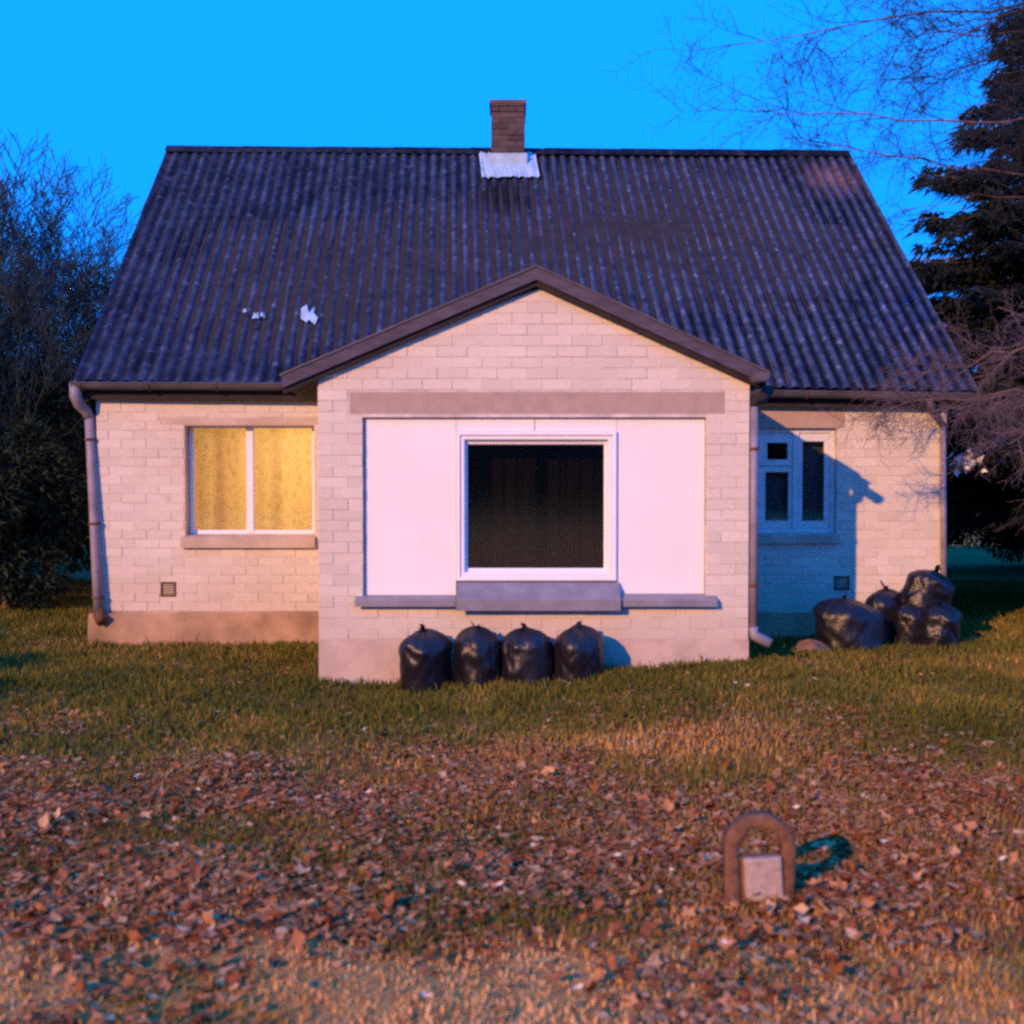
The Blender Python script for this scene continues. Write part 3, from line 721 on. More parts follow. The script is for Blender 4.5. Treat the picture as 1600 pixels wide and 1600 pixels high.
# flashing apron: upstand round the stack and a sheet dressed down over the slope
fa, fb = P(764, 240, YC), P(826, 240, YC)
def onroof(px, py, h=0.03):
    # intersect the pixel ray with the (unsagged) roof plane
    o = Vector((0, 0, CZ)); d_ = P(px, py, 1.0) - o
    nrm = (ER - EL).cross(RL - EL).normalized(); t = (EL - o).dot(nrm) / d_.dot(nrm)
    n2 = nrm if nrm.y < 0 else -nrm
    return o + d_ * t + n2 * h
m = MB(); nsg = 28; vs = []
lt, rt, lb, rb = onroof(748, 243, 0.05), onroof(836, 243, 0.05), onroof(753, 281, 0.045), onroof(843, 279, 0.045)
for t in (0.0, 0.35, 0.7, 1.0):
    for k in range(nsg + 1):
        u = k / nsg; p = (lt*(1-u)+rt*u)*(1-t) + (lb*(1-u)+rb*u)*t
        p = p + Vector((0, -0.02, 0.02)) * 0.22 * cos(2*pi*u*5.7) * t + Vector((0, -0.01, 0.01)) * R.uniform(-0.5, 0.5) + Vector((0, 0, -0.02*t*R.random()))
        vs.append(p)
fs = [(r*(nsg+1)+k, (r+1)*(nsg+1)+k, (r+1)*(nsg+1)+k+1, r*(nsg+1)+k+1) for r in range(3) for k in range(nsg)]
m.add(vs, fs); m.box(cx0 - 0.03, cx1 + 0.03, YC - 0.03, YC + cdp + 0.03, PZ(262, YC) - 0.2, PZ(240, YC)); hb(m, 'flashing', M['flash'], ch)

# gable roof of the bay ------------------------------------------------
YG = 9.91
broof = empty('bay_roof', (0, 0, 0), house)
A = P(838, 416, YG); GLp = P(441, 585, YG); GRp = P(1198, 580, YG)
YBK2 = 13.2
def bay_slope(pe, name):
    m = MB(); n = 14*8; top = A; vs = []
    for t in np.linspace(0, 1, 22):
        for k in range(n+1):
            s_ = k/n; y = YG + 0.012 + (YBK2-YG)*s_
            p = top*(1-t) + pe*t; vs.append((p.x, y, p.z + 0.018*cos(2*pi*s_*26)*0.8 - 0.012))
    nn = n+1
    fs = [(r*nn+k, (r+1)*nn+k, (r+1)*nn+k+1, r*nn+k+1) if pe.x > A.x else (r*nn+k, r*nn+k+1, (r+1)*nn+k+1, (r+1)*nn+k) for r in range(21) for k in range(n)]
    # flip so normals face up
    fs = [f[::-1] for f in fs] if False else fs
    m.add(vs, fs); hb(m, 'corrugated_sheet', M['roof'], broof)
    # barge board on the front, thin verge strip above it and the boarding below the overhang
    up = Vector((0, 0, 1)); 
    def slab(h0, h1, ya, yb_, nm, mat, ext=0.0):
        e2 = pe + (pe - A) * ext
        m = MB(); v = []
        for y in (ya, yb_):
            v += [Vector((A.x, y, A.z + h0)), Vector((e2.x, y, e2.z + h0)), Vector((e2.x, y, e2.z + h1)), Vector((A.x, y, A.z + h1))]
        f = [(0,1,2,3),(7,6,5,4),(0,4,5,1),(1,5,6,2),(2,6,7,3),(3,7,4,0)]
        if pe.x > A.x: f = [q[::-1] for q in f]
        f = [q[::-1] for q in f]
        m.add(v, f); hb(m, nm, mat, broof)
    slab(0.004, -0.115, YG, YG + 0.028, 'barge_board', M['fascia'])
    slab(0.014, -0.004, YG - 0.012, YG + 0.09, 'verge_strip', M['gutter'], 0.01)
    slab(-0.10, -0.125, YG + 0.076, YW + 0.3, 'soffit', M['soffit'])
    slab(-0.03, -0.165, YG + 0.031, YG + 0.075, 'shade_board', M['soffit'])  # dark board added to imitate the shade band under the barge board
bay_slope(GLp, 'l'); bay_slope(GRp, 'r')
# brick corbel sticking out at the springing on the left
m = MB(); m.prism_y([(BL - 0.035, BZ - 0.0), (BL + 0.05, BZ - 0.085), (BL + 0.16, BZ - 0.06), (BL + 0.2, BZ + 0.08), (BL + 0.03, BZ + 0.02)], YB - 0.02, YB + 0.05); hb(m, 'corbel_brick', M['brick'])
# fill boards between bay roof and main eave at both sides
m = MB(); m.box(BL - 0.27, BL - 0.005, YG + 0.12, YW, BZ - 0.09, BZ - 0.075); m.box(BR + 0.005, GRp.x - 0.01, YG + 0.12, YW, BZ - 0.06, BZ - 0.045)
m.box(GRp.x-0.03, GRp.x-0.012, YG + 0.1, YW, BZ - 0.06, BZ + 0.02); m.box(BL - 0.285, BL - 0.27, YG + 0.1, YW, BZ-0.09, BZ + 0.0)
hb(m, 'eave_box', M['soffit'], broof)

# gutter under the right eave of the bay, its open end standing proud of the gable
m = MB(); gc = P(1192, 584, 9.66); rr_ = 0.062
prof = [(rr_*cos(t), rr_*sin(t)) for t in np.linspace(pi, 2*pi, 11)] + [((rr_-0.008)*cos(t), (rr_-0.008)*sin(t)) for t in np.linspace(2*pi, pi, 11)]
m.prism_y([(gc.x + p[0], gc.z + p[1]) for p in prof], 9.66, YW - 0.2)
m.prism_y([(gc.x + rr_*cos(t), gc.z + rr_*sin(t)) for t in np.linspace(pi, 2*pi, 11)], 9.652, 9.66)
m.box(gc.x - rr_, gc.x + rr_, 9.655, 9.9, gc.z, gc.z + 0.012)
hb(m, 'bay_gutter', M['gutter'], broof)
# gutters ---------------------------------------------------------------
def gutter(x0, z0, x1, z1, y, r, parent, segs):
    g = empty('gutter', (0, 0, 0), parent)
    for s_ in range(segs):
        t0, t1 = s_/segs, (s_+1)/segs + (0.012 if s_ < segs-1 else 0)
        xa, xb = x0+(x1-x0)*t0, x0+(x1-x0)*t1; za, zb = z0+(z1-z0)*t0, z0+(z1-z0)*t1; rr = r*(1 if s_ % 2 else 1.05)
        prof = [(rr*cos(a_), rr*sin(a_)) for a_ in np.linspace(pi, 2*pi, 10)]
        inn = [((rr-0.006)*cos(a_), (rr-0.006)*sin(a_)) for a_ in np.linspace(2*pi, pi, 10)]
        pr = prof + inn; n = len(pr)
        vs = [(xa, y+p[0], za+p[1]) for p in pr] + [(xb, y+p[0], zb+p[1]) for p in pr]
        m = MB(); m.add(vs, [(i, n+i, n+(i+1) % n, (i+1) % n) for i in range(n)] + [tuple(range(n)), tuple(range(n, 2*n))[::-1]])
        m.tube([(xa, y-rr, za+0.004), (xb, y-rr, zb+0.004)], 0.011, 6)
        hb(m, 'gutter_section', M['gutter'], g, False)
    for k in range(int(abs(x1-x0)/0.7)+1):
        m = MB(); x = x0 + 0.1 + k*0.7
        if x > max(x0, x1)-0.02: break
        t = (x-x0)/(x1-x0); z = z0+(z1-z0)*t
        m.tube([(x, y + (r+0.008)*cos(a_), z + (r+0.008)*sin(a_)) for a_ in np.linspace(pi, 2*pi, 8)], 0.008, 5)
        hb(m, 'gutter_bracket', M['rust'], g)
gzl = PZ(599, YE-0.05); 
gutter(EL.x - 0.01, gzl, BL - 0.02, gzl - 0.01, YE - 0.02, 0.062, house, 4)
gzr0, gzr1 = PZ(611, YE-0.05), PZ(615, YE-0.05)
gutter(BR + 0.17, gzr0, ER.x - 0.1, gzr1 - 0.01, YE - 0.04, 0.060, house, 4)
# left downpipe
dp = empty('downpipe', (0, 0, 0), house)
yp_ = YW - 0.10
top, bot = P(140, 650, YW + 0.0), P(154, 955, YW - 0.07)
m = MB(); pts = [top + (bot-top)*t for t in np.linspace(0, 1, 5)]; m.tube(pts, 0.051, 14); hb(m, 'pipe', M['pipe'], dp, True)
m = MB(); e0 = Vector((EL.x + 0.02, YE - 0.02, gzl - 0.05)); m.tube([e0 + Vector((0, 0, 0.05)), e0 + Vector((0, 0.0, -0.08)), e0 + Vector((0.02, 0.03, -0.16)), top + Vector((-0.02, -0.02, 0.04)), top + Vector((0, 0, -0.02))], [0.062, 0.06, 0.056, 0.054, 0.054], 14); hb(m, 'elbow', M['pipe'], dp, True)
m = MB(); m.tube([bot + Vector((0, 0, 0.03)), bot + Vector((0.01, -0.01, -0.05)), bot + Vector((0.06, -0.06, -0.10))], [0.062, 0.062, 0.064], 14); hb(m, 'shoe', M['rust'], dp, True)
for t in (0.12, 0.55, 0.93):
    m = MB(); p = top + (bot-top)*t; m.tube([p - Vector((0, 0, 0.012)), p + Vector((0, 0, 0.012))], 0.063, 14); m.box(p.x-0.01, p.x+0.01, p.y+0.05, YW + 0.02, p.z-0.01, p.z+0.01)
    hb(m, 'pipe_clip', M['rust'], dp)
# right downpipe on the bay corner
dp = empty('downpipe', (0, 0, 0), house)
yq = YB + 0.03; top, bot = P(1178, 630, yq), P(1177, 985, yq)
m = MB(); m.tube([top, bot], 0.038, 14); hb(m, 'pipe', M['pipe'], dp, True)
m = MB(); m.tube([P(1202, 609, yq + 0.10), P(1190, 623, yq + 0.03), top + Vector((0, 0, 0.02)), top - Vector((0, 0, 0.03))], [0.05, 0.052, 0.046, 0.042], 14); hb(m, 'elbow', M['soffit'], dp, True)
m = MB(); m.tube([bot + Vector((0, 0, 0.03)), bot + Vector((0.005, 0, -0.04)), P(1204, 1006, yq - 0.04)], [0.047, 0.047, 0.05], 14); hb(m, 'shoe', M['pipe'], dp, True)
for t in (0.2, 0.8):
    m = MB(); p = top + (bot-top)*t; m.tube([p - Vector((0, 0, 0.012)), p + Vector((0, 0, 0.012))], 0.048, 14); hb(m, 'pipe_clip', M['rust'], dp)
# far right corner downpipe
dp = empty('downpipe', (0, 0, 0), house)
top, bot = P(1473, 660, YW - 0.04), P(1475, 985, YW - 0.04)
m = MB(); m.tube([top, bot], 0.032, 14); hb(m, 'pipe', M['pipe'], dp, True)
m = MB(); m.tube([P(1452, 622, YE - 0.04), P(1455, 640, YE), P(1467, 655, YW - 0.08), top - Vector((0, 0, 0.03))], [0.04, 0.04, 0.038, 0.036], 14); hb(m, 'elbow', M['gutter'], dp, True)

# ------------------------------------------------------------------ rubbish bags
def bag(px, pyb, Y, w_, h, seed, label, squash=0.85, lean=(0, 0), zbase=None, group='black rubbish bags'):
    rr = random.Random(seed); na, nz_ = 72, 44; vs = []
    cre = [(rr.uniform(0, 2*pi), rr.uniform(-2.5, 2.5), rr.uniform(0.06, 0.14), rr.uniform(0.015, 0.045)) for _ in range(14)]
    ks = [(rr.randint(5, 9), rr.uniform(0, 6)), (rr.randint(11, 17), rr.uniform(0, 6)), (rr.randint(19, 27), rr.uniform(0, 6))]
    bumps = [(rr.uniform(0, 2*pi), rr.uniform(0.1, 0.85), rr.uniform(0.16, 0.5), rr.uniform(-0.10, 0.12)) for _ in range(26)]
    for j in range(nz_ + 1):
        t = j / nz_
        if t < 0.08: prof = 0.80 + 0.2 * math.sqrt(t/0.08)
        else: prof = (1 - max(0, (t-0.66)/0.34) ** 2.0) ** 0.55 if t < 1 else 0
        prof = max(prof, 0.085)
        for i in range(na):
            th = 2*pi*i/na
            fold = sum(a_ * sin(k*th + p + 2.2*t) for a_, (k, p) in zip((0.028, 0.022, 0.014), ks)) * (0.15 + 1.5*t**4)
            lump = sum(am * math.exp(-(((th-c0+pi) % (2*pi) - pi)/sg)**2 - ((t-t0)/(sg*0.45))**2) for c0, t0, sg, am in bumps)
            lump -= sum(dp_ * math.exp(-((((th - c0 - sl*(t-0.5)) + pi) % (2*pi) - pi)/wd_)**2) for c0, sl, wd_, dp_ in cre)
            r = prof * (1 + fold + lump) * w_/2
            z = h * (t*0.97 + 0.03*sin(pi*t)) + 0.012*sin(3*th+seed)*t
            vs.append((r*cos(th) + lean[0]*t*t*h, r*squash*sin(th) + lean[1]*t*t*h, z))
    fs = [(j*na+i, j*na+(i+1) % na, (j+1)*na+(i+1) % na, (j+1)*na+i) for j in range(nz_) for i in range(na)]
    fs += [tuple(range(na))[::-1], tuple(nz_*na+i for i in range(na))]
    zb = PZ(pyb, Y) if zbase is None else zbase; x = PX(px, pyb, Y)
    m = MB(); m.add(vs, fs); o = m.build('rubbish_bag', M['bag'], None, True, (x, Y, zb)); o.rotation_euler = (rr.uniform(-0.05, 0.05), rr.uniform(-0.07, 0.07), rr.uniform(0, 6) if lean == (0, 0) else 0)
    tag(o, label, 'bag', group)
    # tied neck with crumpled ears
    m = MB(); tx, ty = lean[0]*h, lean[1]*h
    for q in range(rr.choice((1, 2, 3))):
        an = rr.uniform(0, 6); n = 7; base = Vector((tx, ty, h*0.965)); kx = rr.uniform(0.5, 1.25); tip = base + Vector((cos(an)*0.055*kx, sin(an)*0.04*kx, rr.uniform(0.025, 0.085)*kx))
        side = Vector((-sin(an), cos(an), 0)); v = []
        for k in range(4):
            t = k/3; wd = 0.014 + 0.028*t*(1.2-t); p = base + (tip-base)*t
            v += [p - side*wd + Vector((0, 0, rr.uniform(-.008, .008))), p + Vector((cos(an), sin(an), 0))*0.012, p + side*wd + Vector((0, 0, rr.uniform(-.008, .008)))]
        m.add(v, [(3*k, 3*k+1, 3*k+4, 3*k+3) for k in range(3)] + [(3*k+1, 3*k+2, 3*k+5, 3*k+4) for k in range(3)])
    m.tube([(tx, ty, h*0.955), (tx, ty, h*0.985)], [0.024, 0.02], 8)
    m.build('knot', M['bag'], o, True)
    return o
YG_ = 9.74
bag(667, 1082, YG_, 0.47, 0.56, 1, 'leftmost of the four upright black rubbish bags below the bay window')
bag(746, 1082, YG_, 0.47, 0.58, 22, 'second from left of the four black rubbish bags below the bay window')
bag(825, 1082, YG_, 0.47, 0.57, 31, 'third from left of the four black rubbish bags below the bay window')
bag(908, 1080, YG_, 0.50, 0.59, 44, 'rightmost of the four black bags below the bay window, its shadow on the plinth')
g2 = 'black rubbish bags'
bag(1328, 1024, 11.05, 0.66, 0.56, 6, 'wide slumped black bag at the left of the heap by the right wing', 0.8, (-0.15, 0.05), group=g2)
bag(1383, 1010, 11.55, 0.52, 0.60, 7, 'black rubbish bag at the back against the wall in the right heap', 0.7, group=g2)
bag(1420, 1012, 11.35, 0.42, 0.46, 8, 'low black bag under the topmost bag in the right heap', 0.9, group=g2)
o = bag(1437, 958, 11.45, 0.50, 0.46, 9, 'black bag lying tilted on top of the heap at the right corner', 0.85, group=g2); o.rotation_euler = (0.1, 0.35, 0.4)
bag(1464, 1014, 11.2, 0.46, 0.46, 10, 'black rubbish bag at the right end of the heap, beside the house corner', 0.9, group=g2)

# ------------------------------------------------------------------ fieldstone beside the bay
def stone():
    rr = random.Random(5); m = MB(); na, nb = 28, 12; vs = []
    for j in range(nb+1):
        t = j/nb; r = math.sqrt(max(0, 1-t**2.2))
        for i in range(na):
            th = 2*pi*i/na; k = 1 + 0.09*sin(2*th+1) + 0.06*sin(5*th+3*t) + 0.03*rr.uniform(-1, 1)
            vs.append((0.24*r*k*cos(th), 0.2*r*k*sin(th), -0.06 + 0.27*t*(1+0.06*sin(3*th))))
    m.add(vs, [(j*na+i, j*na+(i+1) % na, (j+1)*na+(i+1) % na, (j+1)*na+i) for j in range(nb) for i in range(na)])
    p = P(1266, 1040, 10.75); o = m.build('stone', M['stone'], None, True, (p.x, 10.75, p.z + 0.03))
    tag(o, 'low rounded reddish brown stone in the grass between bay and bags', 'stone')
stone()

# ------------------------------------------------------------------ arch-shaped iron marker with a pale plate
def marker():
    Y = G(1190, 1404, 0.0).y
    x0, x1 = PX(1131, 1340, Y), PX(1242, 1340, Y); zt, zb = PZ(1270, Y), PZ(1412, Y) - 0.03
    cx = (x0+x1)/2; hw = (x1-x0)/2
    root = empty('arched_marker', (cx, Y, 0)); tag(root, 'small brown arch-shaped marker with a pale square plate standing in the fallen leaves', 'marker')
    # arch ring: thick at the legs, thin at the crown
    zc = zt - hw; n = 22; out = []; inn = []
    out.append((-hw*0.96, zb)); inn.append((-hw*0.50, zb))
    for k in range(n+1):
        a_ = pi - pi*k/n; out.append((hw*cos(a_), zc + hw*sin(a_)))
        ir = hw*(0.70 - 0.08*abs(cos(a_)))*(1 + 0.02*sin(7*a_)); a_ = a_; inn.append((ir*cos(a_), zc - 0.01 + ir*sin(a_)))
    out.append((hw*0.96, zb)); inn.append((hw*0.55, zb))
    m = MB(); N_ = len(out); vs = []
    for (y, b) in ((0.035, 0), (-0.022, 0), (-0.034, 0.010)):
        for (ox, oz), (ix, iz) in zip(out, inn):
            dx, dz = ox-ix, oz-iz; L = max(1e-6, math.hypot(dx, dz)); vs.append((ox-dx/L*b, y, oz-dz/L*b)); vs.append((ix+dx/L*b, y, iz+dz/L*b))
    fs = []
    for i in range(N_-1):
        o = 2*i; B = 2*N_; C = 4*N_
        fs += [(o, o+2, B+o+2, B+o), (B+o, B+o+2, C+o+2, C+o), (C+o, C+o+2, C+o+3, C+o+1), (C+o+1, C+o+3, B+o+3, B+o+1), (B+o+1, B+o+3, o+3, o+1), (o+1, o+3, o+2, o)]
    m.add(vs, fs); m.build('arch', M['marker'], root, True)
    pz1, pz0 = PZ(1336, Y), PZ(1402, Y); px0, px1 = PX(1163, 1370, Y)-cx, PX(1221, 1370, Y)-cx
    m = MB(); m.bbox(-hw*0.75, hw*0.75, -0.015, 0.03, zb, pz1 - 0.004, 0.004); m.build('web', M['marker'], root)
    m = MB(); m.bbox(px0, px1, -0.052, -0.0165, pz0, pz1, 0.006)
    m.box(px0+0.006, px1-0.006, -0.0535, -0.05, pz1-0.04, pz1-0.038); m.box(px0+0.006, px1-0.006, -0.0535, -0.05, pz0+0.024, pz0+0.026)
    o = m.build('plate', M['plaque'], root); o.rotation_euler = (0, -0.06, 0)
marker()

# ------------------------------------------------------------------ trees
def segs_to_mesh(segs, name, mat, n=3):
    s_ = np.array(segs, np.float64); p0, p1, r0, r1 = s_[:, 0:3], s_[:, 3:6], s_[:, 6], s_[:, 7]
    d = p1-p0; L = np.linalg.norm(d, axis=1, keepdims=True); d = d/np.maximum(L, 1e-6)
    ref = np.where(np.abs(d[:, 2:3]) < 0.9, np.array([[0, 0, 1.0]]), np.array([[1.0, 0, 0]])); a = np.cross(d, ref); a /= np.linalg.norm(a, axis=1, keepdims=True); b = np.cross(d, a)
    V = []
    for p, r in ((p0, r0), (p1, r1)):
        for k in range(n): V.append(p + (a*cos(2*pi*k/n) + b*sin(2*pi*k/n)) * r[:, None])
    V = np.stack(V, 1).reshape(-1, 3); base = np.arange(len(s_))[:, None]*2*n
    fs = np.concatenate([np.concatenate([base+k, base+(k+1) % n, base+n+(k+1) % n, base+n+k], 1) for k in range(n)], 0)
    return np_mesh(name, V, fs, mat, n > 3)
def grow(seed, h, r, lean=(0, 0), levels=4, spread=0.7, kids=(5, 5, 5, 4), up=0.25, droop=0.0, minr=0.003, start=0.25, lenf=0.55):
    rr = random.Random(seed); thick = []; thin = []
    def rec(p, d, L, r, lev):
        n = 5 if lev < 2 else 3; pts = [p]; dirs = []
        for i in range(n):
            d = (d + Vector((rr.uniform(-1, 1), rr.uniform(-1, 1), rr.uniform(-1, 1)))*0.16 + Vector((0, 0, up*0.12 if lev else 0.05)) - Vector((0, 0, droop*0.1*lev))).normalized()
            q = pts[-1] + d*(L/n); ra = r*(1-0.75*i/n); rb = r*(1-0.75*(i+1)/n)
            (thick if lev < 2 else thin).append((*pts[-1], *q, max(ra, minr), max(rb, minr))); pts.append(q); dirs.append(d.copy())
        if lev >= levels: return
        for k in range(kids[lev]):
            t = (start if lev == 0 else 0.2) + (1-(start if lev == 0 else 0.2))*(k+rr.random())/kids[lev]; i = min(n-1, int(t*n)); f = t*n-i
            p2 = pts[i] + (pts[i+1]-pts[i])*f; dd = dirs[i]
            s2 = Vector((rr.uniform(-1, 1), rr.uniform(-1, 1), rr.uniform(-0.3, 0.6))); s2 = (s2 - dd*s2.dot(dd)).normalized()
            nd = (dd*(1-spread*0.6) + s2*spread).normalized()
            rec(p2, nd, L*lenf*(1.15-0.5*t)*rr.uniform(0.75, 1.2), r*(1-0.75*t)*0.6, lev+1)
    rec(Vector((0, 0, 0)), Vector((lean[0], lean[1], 1)).normalized(), h, r, 0)
    return thick, thin
def bare_tree(name, loc, seed, label, group=None, mt='bark', mw='twig', **kw):
    th, tn = grow(seed, **kw)
    root = empty(name, loc); tag(root, label, 'tree', group)
    link('trunk', segs_to_mesh(th, 'trunk', M[mt], 6), root); link('crown', segs_to_mesh(tn, 'crown', M[mw], 3), root)
    return root
# left background thicket, each bush or tree its own
LB = [(-11.8, 20.5, 6.8, 21, 'tall bare tree at the far left edge behind the thicket'),
      (-9.6, 18.0, 6.2, 22, 'bare tree left of the house with upright twigs against the sky'),
      (-8.2, 20.0, 6.6, 23, 'bare tree whose twigs rise just left of the roof slope'),
      (-7.6, 16.8, 4.8, 24, 'low bare bush close behind the left end of the house'),
      (-9.0, 15.8, 4.6, 25, 'low dense bare bush in front of the left thicket'),
      (-6.7, 19.0, 5.0, 26, 'bare bush partly hidden by the left roof edge')]
for (x, y, h, sd_, lab) in LB:
    bare_tree('bare_tree', (x, y, 0), sd_, lab, 'bare trees left of the house', 'fartwig', 'fartwig', h=h*0.78, r=0.07, levels=4, kids=(15, 8, 7, 5), spread=0.55, up=1.0, start=0.04, lenf=0.6, minr=0.005)

def foliage_mesh(pts, dirs, size, tint, name, mat, aspect=0.35):
    """a narrow bent quad per point along dirs"""
    n = len(pts); rnd = NR.normal(size=(n, 3)); side = np.cross(dirs, rnd); side /= np.maximum(np.linalg.norm(side, axis=1, keepdims=True), 1e-6)
    s_ = size[:, None]; a = pts - side*s_*aspect*0.5; b = pts + side*s_*aspect*0.5; c = pts + dirs*s_
    V = np.stack([a, b, c], 1).reshape(-1, 3); T = np.arange(3*n).reshape(-1, 3)
    return np_mesh(name, V, T, mat, False, np.repeat(tint, 3))
def spruce_crown(seed, H, R0, z0, dens=1.0):
    g = np.random.default_rng(seed); P_ = []; D_ = []; S_ = []; T_ = []; segs = []
    z = z0
    while z < H - 0.15:
        f = (H - z)/(H - z0); Rz = R0*f**0.85; nb = int(7 + 5*f)
        for k in range(nb):
            az = g.random()*2*pi; L = Rz*g.uniform(0.62, 1.12); n = max(4, int(L*9*dens))
            dz0 = g.uniform(-0.05, 0.25); sag = g.uniform(0.25, 0.5)
            t = np.linspace(0.0, 1, n); rad = L*t; zz = z + dz0*rad - sag*L*t**1.5*0.55 + 0.22*L*np.maximum(0, t-0.7)
            bx = np.stack([rad*cos(az), rad*sin(az), zz], 1)
            for i in range(n-1): segs.append((*bx[i], *bx[i+1], 0.02*f*(1-t[i])+0.004, 0.02*f*(1-t[i+1])+0.003))
            m = int(L*130*dens)+20; tt = g.random(m)**0.7*0.97+0.03; lat = g.normal(size=m)*0.30*L*(1-0.75*tt)*0.6
            px = L*tt; pz = z + dz0*px - sag*L*tt**1.5*0.55 + 0.22*L*np.maximum(0, tt-0.7) - np.abs(lat)*0.35 - g.random(m)*0.1
            c_, s2 = cos(az), sin(az)
            P_.append(np.stack([px*c_-lat*s2, px*s2+lat*c_, pz], 1))
            out = np.stack([c_*np.ones(m)-np.sign(lat)*s2*0.9, s2*np.ones(m)+np.sign(lat)*c_*0.9, -0.35-g.random(m)*0.9], 1) + g.normal(size=(m, 3))*0.3
            D_.append(out/np.linalg.norm(out, axis=1, keepdims=True)); S_.append(g.uniform(0.10, 0.23, m)*(0.6+0.4*f)); T_.append(g.random(m)*0.7+0.3*tt)
        z += g.uniform(0.14, 0.24)/dens**0.5
    return np.concatenate(P_), np.concatenate(D_), np.concatenate(S_), np.concatenate(T_), segs
pc, dc, sc_, tc, sg = spruce_crown(3, 9.6, 3.15, 1.7, 1.25)
spruce_me = foliage_mesh(pc, dc, sc_, tc, 'crown', M['needle'], 0.28)
branch_me = segs_to_mesh(sg, 'branches', M['bark'], 3)
m = MB(); m.tube([(0, 0, -0.1), (0.02, 0, 1), (0, 0, 4), (0, 0, 9.4)], [0.24, 0.19, 0.12, 0.02], 12)
trunk_me = m.mesh('trunk'); trunk_me.materials.append(M['bark'])
def spruce(loc, s_, rz, label, group=None):
    r_ = empty('spruce_tree', loc); r_.scale = (s_, s_, s_); r_.rotation_euler[2] = rz; tag(r_, label, 'tree', group)
    link('crown', spruce_me, r_); link('branches', branch_me, r_); link('trunk', trunk_me, r_); return r_
spruce((7.3, 15.3, 0), 1.0, 0.3, 'tall dark spruce rising beyond the right end of the roof')
spruce((10.4, 19.5, 0), 0.95, 2.1, 'second dark spruce farther back at the right edge')
# unseen spruces added left of the frame to keep lamplight off thicket and garden
grp = 'unseen spruces added for shade'
for (x, y, s_, rz, lab) in ((-16.2, 8.0, 1.25, 2.0, 'unseen spruce added for shade, nearest to the lawn'), (-13.9, 12.8, 0.85, 1.0, 'smallest unseen spruce added for shade, beside the thicket'),
                            (-19.5, 7.0, 1.45, 3.0, 'tall unseen spruce added for shade, second from the lawn'), (-19.0, 11.0, 1.4, 4.0, 'broad unseen spruce added for shade behind two others'), (-23.5, 8.0, 1.5, 5.0, 'tallest unseen spruce added for shade, farthest from the lawn')):
    spruce((x, y, 0), s_, rz, lab, grp)

# dark conifer lump behind the left thicket
def blob_foliage(name, loc, rad, n, seed, label, mat='farfol', leaf=(0.05, 0.12), cat='tree'):
    n = n*7
    g = np.random.default_rng(seed); root = empty(name, loc); tag(root, label, cat)
    lobes = g.normal(size=(26, 3)); lobes /= np.linalg.norm(lobes, axis=1, keepdims=True); lobes *= g.random((26, 1))**0.4*0.75
    lr = g.uniform(0.22, 0.42, 26); k = g.integers(0, 26, n); v = g.normal(size=(n, 3)); v /= np.linalg.norm(v, axis=1, keepdims=True)
    p = (lobes[k] + v*lr[k][:, None]*g.random((n, 1))**0.35)*np.array(rad) + np.array([0, 0, rad[2]*0.98])
    d = v + g.normal(size=(n, 3))*0.5 + np.array([0, 0, -0.2]); d /= np.linalg.norm(d, axis=1, keepdims=True)
    link('crown', foliage_mesh(p, d, g.uniform(*leaf, n), g.random(n), 'crown', M[mat], 0.45), root)
    m = MB(); m.tube([(0, 0, -0.1), (0, 0, rad[2])], [0.12, 0.05], 8); m.build('trunk', M['bark'], root)
    return root
blob_foliage('evergreen_bush', (-8.9, 17.6, 0), (1.9, 1.3, 2.55), 9000, 5, 'dark evergreen bush low in the thicket left of the house', cat='bush')
blob_foliage('evergreen_bush', (-7.1, 17.4, 0), (1.4, 1.1, 1.95), 6000, 6, 'dark rounded bush just behind the left house corner', cat='bush')
blob_foliage('evergreen_bush', (-6.6, 14.9, 0), (1.2, 0.9, 1.35), 5000, 8, 'low dark bush in shade beside the left house wall', cat='bush')
blob_foliage('evergreen_bush', (-6.4, 7.0, 0), (0.9, 0.8, 0.62), 4000, 12, 'lower of the two unseen bushes added to shade the left lawn', cat='bush')  # out of view, added to shade the left edge of the lawn
blob_foliage('evergreen_bush', (-7.3, 8.1, 0), (1.0, 0.9, 0.78), 3000, 14, 'taller of the two unseen bushes added to shade the left lawn', cat='bush')  # also out of view, added to carry that shade farther back
blob_foliage('evergreen_bush', (7.4, 21.5, 0), (1.9, 1.3, 1.5), 7000, 9, 'dark bush behind the trunk of the spruce', cat='bush')
blob_foliage('evergreen_bush', (10.3, 22.5, 0), (2.0, 1.3, 1.6), 7000, 10, 'dark bush at the far right behind the house', cat='bush')

